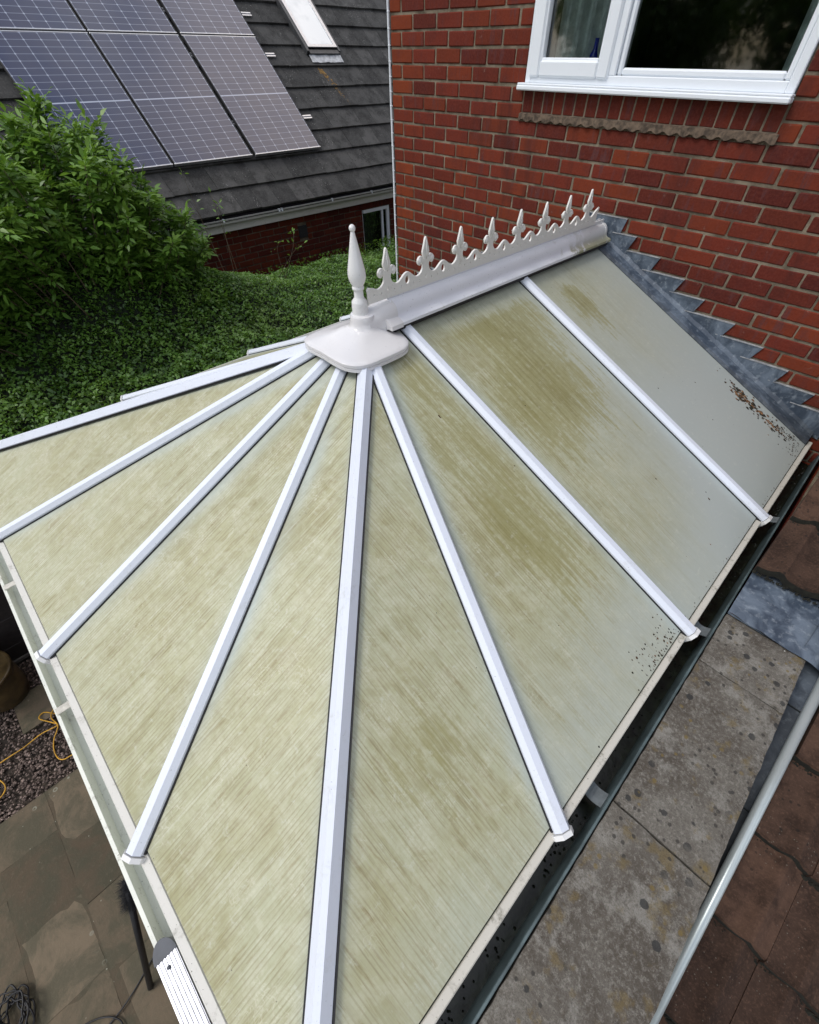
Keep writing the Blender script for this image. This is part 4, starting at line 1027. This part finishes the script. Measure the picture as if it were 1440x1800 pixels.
# the local frame is left handed for x,y,z = along,up,off unless x is flipped: use x -> -y direction
ux=Vector((0,-1,0))
def pmat(y,s,o):
    P=RP(y,s,o); return Matrix(((ux.x,uy.x,uz.x,P.x),(ux.y,uy.y,uz.y,P.y),(ux.z,uy.z,uz.z,P.z),(0,0,0,1)))
cols=[(-1.475,'left'),(-.335,'middle'),(.835,'right')]
first=True
names={(0,0):'leftmost solar panel of the lower row, its lower corner behind the shrub',(1,0):'middle solar panel of the lower row, above the dark eaves tiles',(2,0):'rightmost solar panel of the lower row, left of the skylight',
 (0,1):'leftmost solar panel of the upper row, cut off by the top left corner',(1,1):'middle solar panel of the upper row at the top edge of the picture',(2,1):'rightmost solar panel of the upper row, reaching out of the top of the picture'}
for r_ in range(2):
    for c_,(y,_) in enumerate(cols):
        if first: root=src; first=False
        else:
            root=src.copy(); COL.objects.link(root)
            for ch in list(src.children):
                q=ch.copy(); COL.objects.link(q); q.parent=root
        root.matrix_world=pmat(y+PWD+.006,.680+r_*(PHT+.022),.062)
        tag(root,names[(c_,r_)],'solar panel','solar panels on the bungalow roof')
k=0
RL=['lowest mounting rail under the solar panels','second lowest mounting rail under the solar panels','third mounting rail up, beside the upper row of panels','topmost mounting rail under the upper row of panels']
for s in (1.19,2.15,2.76,3.7):
    mb=MB(); 
    for ds in (-.018,.018): slab_box(mb,-1.53,2.155,s+ds-.009,s+ds+.009,.030,.058)
    slab_box(mb,-1.53,2.155,s-.012,s+.012,.032,.045)
    P=RP(0,s,.05); o=mb.build('mounting_rail',PFRAME,None,origin=tuple(P)); tag(o,RL[k],'rail','aluminium rails under the solar panels'); k+=1

# ------------------------------------------------------------------ ground, patio, gravel
mb=MB(); mb.face([(-80,-80,GZ-.03),(80,-80,GZ-.03),(80,80,GZ-.03),(-80,80,GZ-.03)]); o=mb.build('ground',GROUND); tag(o,'bare brown earth under the gravel','ground',kind='structure')
mb=MB()
slabs=[]
xs_far=[.58,1.02,1.355,1.857,2.35,2.85,3.35,3.85]
for a,b in zip(xs_far[1:-1],xs_far[2:]): slabs.append((a,b,-5.115,-4.757))
slabs+=[(1.06,1.55,-5.60,-5.118),(1.55,2.33,-5.60,-5.118),(2.33,2.86,-5.60,-5.118),(2.86,3.5,-5.6,-5.118),(1.02,1.513,-4.750,-4.25),(1.517,1.95,-4.750,-4.35),(1.95,2.40,-4.750,-4.30),(2.40,3.05,-4.712,-4.25),(3.05,3.6,-4.712,-4.25),(.05,.43,-4.76,-4.40),(.10,.95,-4.25,-3.75),(1.0,1.6,-4.25,-3.75),(1.6,2.2,-4.25,-3.75),(2.2,2.9,-4.25,-3.75),(2.9,3.6,-4.25,-3.75)]
x=.95
for yy in (-6.1,-6.6,-7.1):
    x=.9
    while x<4.5:
        wq=random.choice([.45,.6,.75]); slabs.append((x,x+wq,yy-.0,yy+.495)); x+=wq
for i,(a,b,c,d) in enumerate(slabs):
    zt=GZ+.010+random.uniform(-.003,.003); nx,ny=8,8; V=[];F=[]
    for j in range(ny+1):
        for ii in range(nx+1):
            x=a+.0025+(b-a-.005)*ii/nx; y=c+.0025+(d-c-.005)*j/ny; e=min(ii,nx-ii,j,ny-j)
            if e==0: x+=.005*mnoise.noise(Vector((x*12,y*12,i))); y+=.005*mnoise.noise(Vector((x*12,y*12,i+9)))
            V.append((x,y,zt+.004*mnoise.noise(Vector((x*6,y*6,i)))-(.004 if e==0 else 0)))
    for j in range(ny):
        for ii in range(nx): q=j*(nx+1)+ii; F.append((q,q+1,q+nx+2,q+nx+1))
    per=[q for q in range(nx+1)]+[j*(nx+1)+nx for j in range(1,ny+1)]+[ny*(nx+1)+q for q in range(nx-1,-1,-1)]+[j*(nx+1) for j in range(ny-1,0,-1)]
    n0=len(V)
    for p in per: V.append((V[p][0],V[p][1],GZ-.03))
    for k in range(len(per)): F.append((per[k],n0+k,n0+(k+1)%len(per),per[(k+1)%len(per)]))
    mb.mesh(V,F,0,(random.random(),0,0),True)
for q in ((.96,3.9,-7.1,-5.10),(1.02,3.9,-5.10,-3.7),(.05,.43,-4.76,-4.40)): mb.box(q[0],q[1],q[2],q[3],GZ-.02,GZ+.004,0,(.1,0,0))
o=mb.build('patio',SLAB); tag(o,'worn brown paving slabs with pale lichen rings','paving',kind='structure'); autosmooth(o,50)
# gravel
def np_mesh(name,V,F,mat,tone,nper):
    me=bpy.data.meshes.new(name); me.vertices.add(len(V)); me.vertices.foreach_set('co',V.astype(np.float32).ravel())
    nf=len(F); me.loops.add(F.size); me.loops.foreach_set('vertex_index',F.astype(np.int32).ravel())
    me.polygons.add(nf); me.polygons.foreach_set('loop_start',np.arange(nf,dtype=np.int32)*F.shape[1]); me.polygons.foreach_set('loop_total',np.full(nf,F.shape[1],dtype=np.int32))
    me.update(calc_edges=True); ca=me.color_attributes.new('tone','FLOAT_COLOR','POINT'); ca.data.foreach_set('color',tone.astype(np.float32).ravel()); me.materials.append(mat); me.validate(); return me
NG=9000; gx=rng.uniform(-.30,1.12,NG); gyy=rng.uniform(-5.9,-3.8,NG)
keep=~((gx>1.03)&(gyy>-4.76)); keep&=~((gx>1.03)&(gyy<-5.12)); keep&=~((gx>.05)&(gx<.43)&(gyy>-4.76)&(gyy<-4.40)); gx,gyy=gx[keep],gyy[keep]; NG=len(gx)
octa=np.array([(1,0,0),(-1,0,0),(0,1,0),(0,-1,0),(0,0,1),(0,0,-1)],float); of=np.array([(0,2,4),(2,1,4),(1,3,4),(3,0,4),(2,0,5),(1,2,5),(3,1,5),(0,3,5)])
r=rng.uniform(.006,.016,NG); ang=rng.uniform(0,6.28,NG); V=np.repeat(octa[None],NG,0)*r[:,None,None]*np.stack([rng.uniform(.7,1.5,NG),rng.uniform(.7,1.2,NG),rng.uniform(.4,.8,NG)],-1)[:,None,:]
V+=rng.normal(0,.0018,V.shape); c,s=np.cos(ang)[:,None],np.sin(ang)[:,None]; X,Y=V[...,0]*c-V[...,1]*s,V[...,0]*s+V[...,1]*c; V=np.stack([X+gx[:,None],Y+gyy[:,None],V[...,2]+GZ-.012+rng.uniform(0,.012,NG)[:,None]],-1)
tone=np.repeat(rng.random(NG)**1.6,6)[:,None]*np.ones((1,4))
me=np_mesh('gravel',V.reshape(-1,3),(of[None]+6*np.arange(NG)[:,None,None]).reshape(-1,3),GRAVEL,tone,6)
o=bpy.data.objects.new('gravel',me); COL.objects.link(o); tag(o,'pinkish brown gravel between the patio and the dark fence','gravel',kind='stuff')
# near-black fence boards added for the dark zone under the hedge, pale edging
fen=thing('fence',(-.36,-5.3,GZ),'near black timber fence added for the dark zone under the hedge','fence')
for k in range(7):
    mb=MB(); z0=GZ+.03+k*.15; mb.box(-.375-.004*(k%2),-.350-.004*(k%2),-7.6,-3.9,z0,z0+.155,b=.003); mb.build('board',FENCE,fen)
for y in (-3.95,-5.6,-7.3):
    mb=MB(); mb.box(-.46,-.376,y-.045,y+.045,GZ,GZ+1.15,b=.004); mb.build('post',FENCE,fen)
EDG=simple('grey_edging',(.12,.11,.10),.8,0,20,.3); mb=MB(); mb.box(-.345,-.325,-7.6,-3.9,GZ,GZ+.035,b=.004); mb.build('edging_strip',EDG,fen)
# pot
pot=thing('plant_pot',(.09,-4.70,GZ),'large glazed brown plant pot standing on the gravel','plant pot')
mb=MB(); px,py=.075,-4.735; z0=GZ
mb.lathe([(.13,z0),(.16,z0+.02),(.20,z0+.15),(.225,z0+.30),(.235,z0+.36),(.245,z0+.37),(.247,z0+.385),(.240,z0+.392),(.222,z0+.388),(.215,z0+.37)],px-.10,py-.02,48); mb.build('vessel',TERRA,pot)
mb=MB(); mb.lathe([(.216,z0+.345),(.21,z0+.35),(.12,z0+.362),(.01,z0+.365)],px-.10,py-.02,32); mb.build('soil',SOIL,pot)
# cords
def cat(pts,n=10):
    P=[Vector(p) for p in pts]; out=[]
    for i in range(len(P)-1):
        p0,p1,p2,p3=P[max(i-1,0)],P[i],P[i+1],P[min(i+2,len(P)-1)]
        for k in range(n):
            t=k/n; out.append(.5*((2*p1)+(-p0+p2)*t+(2*p0-5*p1+4*p2-p3)*t*t+(-p0+3*p1-3*p2+p3)*t**3))
    out.append(P[-1]); return out
gz=GZ+.018
mb=MB(); mb.tube(cat([(.72,-5.35,gz),(.60,-5.1,gz),(.558,-4.95,gz),(.558,-4.78,gz),(.540,-4.65,gz),(.565,-4.53,gz+.01),(.50,-4.56,gz+.012),(.40,-4.62,gz+.01),(.36,-4.585,gz),(.42,-4.53,gz),(.50,-4.47,gz),(.45,-4.44,gz),(.40,-4.50,gz+.012),(.46,-4.545,gz+.014),(.575,-4.525,gz+.014),(.66,-4.585,gz),(.75,-4.61,gz),(.84,-4.605,gz),(.885,-4.57,gz),(.90,-4.50,gz),(1.0,-4.3,gz+.01),(1.1,-4.0,gz+.01)]),.0046,8)
mb.tube(cat([(.57,-5.06,gz),(.675,-4.985,gz),(.752,-4.955,gz),(.805,-4.962,gz),(.835,-5.01,gz),(.80,-5.10,gz),(.72,-5.2,gz)]),.0046,8)
o=mb.build('yellow_cord',YCORD,None,origin=(.56,-4.7,gz)); tag(o,'thin yellow cord looping over the gravel beside the gutter','cord')
mb=MB(); cc=(2.19,-5.19)
pts=[]
for k in range(120):
    a=k*.42; r=.075+.022*math.sin(k*.7)+.012*math.sin(k*1.9); pts.append((cc[0]+r*1.35*math.cos(a)+.02*math.sin(k*.3),cc[1]+r*.85*math.sin(a),GZ+.02+.0007*k+.004*math.sin(k*2.1)))
mb.tube(cat(pts,3),.0048,6); o=mb.build('cable_coil',BLACKRUB,None,origin=(cc[0],cc[1],GZ+.02)); tag(o,'loose coil of black cable on the paving at the bottom left corner','cable')
mb=MB(); mb.tube(cat([(2.50,-4.50,GZ+.03),(2.53,-4.58,GZ+.02),(2.575,-4.68,GZ+.02),(2.605,-4.79,GZ+.02),(2.62,-4.95,GZ+.02),(2.66,-5.2,GZ+.02)]),.0045,6)
mb.tube(cat([(2.51,-4.93,GZ+.02),(2.545,-4.86,GZ+.02),(2.60,-4.80,GZ+.026),(2.66,-4.775,GZ+.02),(2.73,-4.80,GZ+.02),(2.76,-4.88,GZ+.02)]),.0045,6)
o=mb.build('black_cable',BLACKRUB,None,origin=(2.6,-4.8,GZ+.02)); tag(o,'single black cable curving over the slabs left of the ladder','cable')
# brush on a pole leaning below the gutter
br=thing('brush',(2.62,-4.60,GZ),'black bristled brush with a dark pole leaning under the gutter','brush')
mb=MB(); A=Vector((2.63,-4.60,GZ+.02));B=Vector((2.385,-4.215,-3.0)); mb.tube([A,A.lerp(B,.5),B],.016,10); mb.build('handle',BLACKRUB,br)
mb=MB(); d=(B-A).normalized(); Tp=B
a1=d.orthogonal().normalized(); a2=d.cross(a1)
for k in range(900):
    t=random.random(); P=Tp-d*.16+d*.22*t; a=random.random()*6.28; L_=random.uniform(.045,.065); v=(a1*math.cos(a)+a2*math.sin(a)+d*random.uniform(-.2,.2)); Q=P+v*L_; sd_=v.cross(d).normalized()*.0012
    mb.face([P-sd_,P+sd_,Q])
mb.build('bristles',BLACKRUB,br)
# ladder with a stabiliser bar resting on the gutter
lad=thing('ladder',(3.5,-4.5,GZ),'aluminium ladder head with a ribbed bar and grey end cap resting on the front gutter','ladder')
zl=-1.742
def ribbed(mb,A,B,w,t,up,n=6,side=None):
    pr=[(-w,-t),(-w,0)]
    for k in range(n):
        a=-w+2*w*(k+.18)/n; b=-w+2*w*(k+.5)/n; c_=-w+2*w*(k+.82)/n
        pr+=[(a,0),(a+.0008,.0022),(c_-.0008,.0022),(c_,0)]
    pr+=[(w,0),(w,-t)]
    mb.prism(pr,A,B,up,side=side)
mb=MB(); ribbed(mb,(3.092,-3.728,zl),(4.02,-3.728,zl),.027,.055,(0,0,1)); mb.build('stabiliser_bar',ALU,lad)
mb=MB(); pr=[]
for k in range(17):
    a=math.pi/2+math.pi*k/16; pr.append((3.092+.045*math.cos(a)*1.0,-3.728+.0295*math.sin(a)))
V=[(x,y,zl-.056) for x,y in pr]+[(x+.003*0,y,zl+.0035) for x,y in pr]; n=len(pr); mb.mesh(V,[(i,(i+1)%n,n+(i+1)%n,n+i) for i in range(n)]+[tuple(range(n))[::-1],tuple(range(n,2*n))]); mb.build('end_cap',CAPPLASTIC,lad)
mb=MB(); mb.lathe([(.0048,zl+.0022),(.0048,zl+.0042),(.002,zl+.005)],3.117,-3.731,12); mb.build('rivet',CAPPLASTIC,lad)
for x in (3.42,3.78):
    mb=MB(); ribbed(mb,(x,-3.80,zl+.10),(x,-4.55,GZ+.0),.014,.06,(0,-1,.3),2); mb.build('stile',ALU,lad)
for k in range(8):
    t=(k+.5)/8.5; y=-3.80-.75*t; z=zl+.10+(GZ-zl-.10)*t; mb=MB(); mb.box(3.43,3.77,y-.014,y+.014,z-.014,z+.014,b=.003); mb.build('rung',ALU,lad)

# ------------------------------------------------------------------ planting
def leaves(P,N,size,tone,aspect=.5,fold=.15):
    """P points, N leaf normals -> folded four-vertex leaves"""
    n=len(P); N=N/np.linalg.norm(N,axis=1,keepdims=True)
    t=rng.normal(size=(n,3)); t-= (t*N).sum(1,keepdims=True)*N; t/=np.linalg.norm(t,axis=1,keepdims=True); b=np.cross(N,t)
    L=size[:,None]; V=np.stack([P-t*L*.5,P+b*L*aspect*.5+N*L*fold,P+t*L*.5-N*L*.05,P-b*L*aspect*.5+N*L*fold],1)
    F=np.arange(4*n).reshape(n,4); T=np.repeat(tone,4,axis=0); return V.reshape(-1,3),F,T
def leaf_obj(name,V,F,T,mat,parent,org,kind=None):
    T4=np.concatenate([T,np.ones((len(T),1))],1); me=np_mesh(name,V-np.array(org),F,mat,T4,4); o=bpy.data.objects.new(name,me); COL.objects.link(o); o.parent=parent; return o
HXA,HXB,HYA,HYB=-2.55,-.42,-7.5,4.3
def htop(x,y):
    z=-2.13+.10*mnoise.noise(Vector((x*1.1,y*1.1,0)))+.05*mnoise.noise(Vector((x*3.2,y*3.2,4)))
    z+= .84*math.exp(-((x+1.95)/.80)**2-((y+2.45)/1.65)**2)
    return z
hed=thing('hedge',(-1.5,-1.5,GZ),'wide clipped dark green hedge between the conservatory and the bungalow','hedge')
# core: near-black sheet standing in for the shade inside the hedge
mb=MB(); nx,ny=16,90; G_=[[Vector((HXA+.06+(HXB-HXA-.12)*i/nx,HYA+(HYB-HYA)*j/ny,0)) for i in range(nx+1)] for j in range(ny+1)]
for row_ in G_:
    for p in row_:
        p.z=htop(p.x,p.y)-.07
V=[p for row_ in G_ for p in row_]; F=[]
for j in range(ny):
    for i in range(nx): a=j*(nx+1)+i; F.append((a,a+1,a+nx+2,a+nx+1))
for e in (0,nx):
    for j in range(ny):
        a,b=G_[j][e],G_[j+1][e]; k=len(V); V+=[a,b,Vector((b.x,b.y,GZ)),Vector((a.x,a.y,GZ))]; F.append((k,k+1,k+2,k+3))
mb.mesh(V,F,smooth=True); mb.build('shade_core',HCORE,hed)
NL=80000
def hedge_leaves(NL):
    x=rng.uniform(HXA,HXB,NL); y=rng.uniform(-4.6,4.2,NL)
    z=np.array([htop(a,b) for a,b in zip(x,y)]); d=rng.random(NL)**1.7*.10
    # dense clumps stand proud
    cl=np.array([mnoise.noise(Vector((a*7,b*7,8.))) for a,b in zip(x,y)]); hi=np.array([mnoise.noise(Vector((a*1.6,b*1.6,30.))) for a,b in zip(x,y)])
    z=z-d+cl*.035
    N=np.stack([rng.normal(0,.62,NL),rng.normal(0,.62,NL),np.ones(NL)],1)
    new=np.clip(.5+cl*.9+rng.normal(0,.22,NL),0,1); br=np.clip((rng.random(NL)-.93)*9,0,1)*.8+np.clip(hi-.15,0,1)*.5
    T=np.stack([new,np.clip(br,0,1),0*new],1)
    return leaves(np.stack([x,y,z],1),N,rng.uniform(.022,.044,NL)*np.where(y<-1.,1.2,1.),T,.55)
V,F,T=hedge_leaves(105000)
xs=np.full(14000,HXB)+rng.uniform(-.06,.03,14000); yy=rng.uniform(-7,4,14000); zz=rng.uniform(-3.3,-2.05,14000)
V2,F2,T2=leaves(np.stack([xs,yy,zz],1),np.stack([np.ones(14000),rng.normal(0,.5,14000),rng.normal(.3,.5,14000)],1),rng.uniform(.025,.045,14000),np.stack([rng.random(14000)*.6,0*xs,0*xs],1))
xs=np.full(14000,HXA)+rng.uniform(-.03,.06,14000); zz=rng.uniform(-3.3,-2.05,14000)
V3,F3,T3=leaves(np.stack([xs,yy,zz],1),np.stack([-np.ones(14000),rng.normal(0,.5,14000),rng.normal(.3,.5,14000)],1),rng.uniform(.025,.045,14000),np.stack([rng.random(14000)*.6,0*xs,0*xs],1))
leaf_obj('foliage',np.concatenate([V,V2,V3]),np.concatenate([F,F2+len(V),F3+len(V)+len(V2)]),np.concatenate([T,T2,T3]),HLEAF,hed,ORG[hed.name])

def leafy_shoots(name,label,base,tips,n_per,leafsize,mat,cat='shrub',group=None,spread=.10,lean=.0,compound=True,stemr=.010,tonebase=.5,low=.62):
    th=thing(name,base,label,cat,group); st=MB(); Ps=[];Ns=[];Sz=[];To=[];Td=[]
    for tp in tips:
        tp=Vector(tp); b=Vector(base)+Vector((random.uniform(-.12,.12),random.uniform(-.12,.12),0)); mid=b.lerp(tp,.55)+Vector((random.uniform(-.1,.1),random.uniform(-.1,.1),.12)); pts=cat_([b,mid,tp])
        st.tube(pts,stemr,5,taper=.25)
        for k in range(n_per):
            t=1-(random.random()**1.3)*low; i=t*(len(pts)-1); i0=int(min(i,len(pts)-2)); P=pts[i0].lerp(pts[i0+1],i-i0)
            out=Vector((random.gauss(0,1),random.gauss(0,1),random.gauss(.25,.6))).normalized(); ln=random.uniform(.3,1)*spread*(1.5-t*.6); Q=P+out*ln
            if compound:
                sd_=out.cross(Vector((0,0,1))).normalized() if abs(out.z)<.95 else Vector((1,0,0))
                for q in range(5):
                    f=.35+.16*q if q<4 else 1.08; sgn=(1 if q%2 else -1) if q<4 else 0
                    C_=P+out*ln*f+sd_*sgn*leafsize*.42+Vector((0,0,-.1*leafsize)); dirv=(out*.8+sd_*sgn*1.0).normalized()
                    Ps.append(C_); Td.append(dirv); Sz.append(leafsize*random.uniform(.75,1.15))
            else:
                Ps.append(Q); Td.append(out); Sz.append(leafsize*random.uniform(.6,1.2))
            m_=5 if compound else 1
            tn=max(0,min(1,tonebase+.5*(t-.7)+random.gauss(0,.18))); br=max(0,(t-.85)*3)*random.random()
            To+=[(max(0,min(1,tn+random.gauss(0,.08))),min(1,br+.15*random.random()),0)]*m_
    st.build('stem',BARK,th)
    P=np.array([tuple(p) for p in Ps]); D=np.array([tuple(p) for p in Td]); n=len(P)
    N=np.stack([rng.normal(0,.45,n),rng.normal(0,.45,n),np.ones(n)],1); D/=np.linalg.norm(D,axis=1,keepdims=True)+1e-9; N-=(N*D).sum(1,keepdims=True)*D; N/=np.linalg.norm(N,axis=1,keepdims=True); B=np.cross(N,D)
    L=np.array(Sz)[:,None]; asp=.40
    V=np.stack([P-D*L*.5,P-D*L*.1+B*L*asp*.5+N*L*.06,P+D*L*.22+B*L*asp*.36+N*L*.03,P+D*L*.55-N*L*.10,P+D*L*.22-B*L*asp*.36+N*L*.03,P-D*L*.1-B*L*asp*.5+N*L*.06],1).reshape(-1,3)
    F=np.arange(6*n).reshape(n,6); T=np.repeat(np.array(To),6,axis=0)
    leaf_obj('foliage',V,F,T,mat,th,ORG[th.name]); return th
cat_=lambda p:cat(p,6)
tips=[]
for _ in range(120):
    y=random.uniform(-3.6,-1.05); x=random.uniform(-2.55,-1.15)
    # crown outline seen in the photograph: highest near y=-2.2, falling to the right
    top=-.50 if -2.6<y<-1.75 else (-.50-1.15*(y+1.75) if y>=-1.75 else -.50-.45*(-2.6-y))
    top-= .35*abs(x+1.9)
    tips.append((x,y,top-random.random()**1.5*.62))
for y,x,z in ((-1.86,-2.3,-.42),(-1.95,-2.2,-.50),(-1.60,-2.1,-.60),(-2.05,-2.1,-.56),(-2.5,-2.2,-.60),(-1.70,-2.3,-.62),(-2.3,-2.0,-.64),(-2.75,-2.1,-.70),(-3.0,-2.0,-.72)): tips.append((x,y,z))
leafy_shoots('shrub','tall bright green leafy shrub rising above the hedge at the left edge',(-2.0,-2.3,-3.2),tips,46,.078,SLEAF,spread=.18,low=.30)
# low mound of mixed growth between shrub and hedge
tips=[(random.uniform(-2.5,-1.2),random.uniform(-3.4,-.4),-2.02+random.random()*.42*math.exp(-((random.uniform(-3.4,-.4)+2)/1.5)**2)) for _ in range(0)]
tips=[]
for _ in range(90):
    x=random.uniform(-2.6,-1.3); y=random.uniform(-2.2,-.15); tips.append((x,y,-1.50-.52*(y+1.6)-random.random()*.35))
leafy_shoots('shrub','lower yellowish green shrub spreading over the hedge beside the bungalow gutter',(-2.1,-1.2,-3.0),[t if t[2]<-1.15 else (t[0],t[1],-1.2) for t in tips],26,.052,SLEAF,spread=.14,tonebase=.35)
sap=[((-2.35,-.62,-2.1),[(-2.35,-.62,-1.12),(-2.33,-.58,-1.28)],'thin sapling with few leaves standing in front of the dark roof tiles'),((-2.2,-.05,-2.2),[(-2.15,.20,-1.62),(-2.2,.05,-1.70),(-2.1,.32,-1.75)],'sparse pale leafed sprigs against the bungalow brick wall'),((-2.3,-.85,-2.1),[(-2.3,-.88,-.98)],'bare reddish shoot in front of the leftmost solar panel')]
for b,tp,lb in sap: leafy_shoots('sapling',lb,b,tp,7,.055,SLEAF,'sapling','thin saplings growing out of the hedge',spread=.07,compound=False,stemr=.004,tonebase=.8)

# trees behind the photographer, seen in the window panes
def tree(x,y,h,r,label):
    th=thing('tree',(x,y,GZ),label,'tree','trees across the garden'); tb=MB(); pts=cat_([(x,y,GZ),(x+.2,y,GZ+h*.4),(x,y+.1,GZ+h*.8)]); tb.tube(pts,.20,10,taper=.25)
    tr=tb
    for k in range(9):
        a=k*2.4; z=GZ+h*(.35+.05*k); tb.tube(cat_([(x+.1,y,z),(x+math.cos(a)*r*.4,y+math.sin(a)*r*.4,z+.6),(x+math.cos(a)*r*.8,y+math.sin(a)*r*.8,z+1.1)]),.06,6,taper=.3)
    tr.build('trunk',BARK,th)
    n=26000; cl=rng.normal(size=(60,3)); cl/=np.linalg.norm(cl,axis=1,keepdims=True); cl*=rng.uniform(.45,1.,(60,1))
    c=cl[rng.integers(0,60,n)]; P=c*np.array([r,r,h*.36])+rng.normal(0,.30,(n,3))+np.array([x,y,GZ+h*.64])
    V,F,T=leaves(P,rng.normal(size=(n,3))+np.array([0,0,.8]),rng.uniform(.10,.20,n),np.stack([rng.random(n),rng.random(n)**4,0*P[:,0]],1),.6)
    leaf_obj('crown',V,F,T,TLEAF,th,ORG[th.name])
tree(4.6,-13.,8.2,2.6,'tall tree reflected in the right of the large window pane'); tree(0.,-14.5,7.6,2.6,'tall tree reflected in the small left sash'); tree(-5.,-14.,6.6,2.6,'tree at the far left end of the garden'); tree(9.,-13.5,8.8,2.8,'tree at the far right end of the garden')
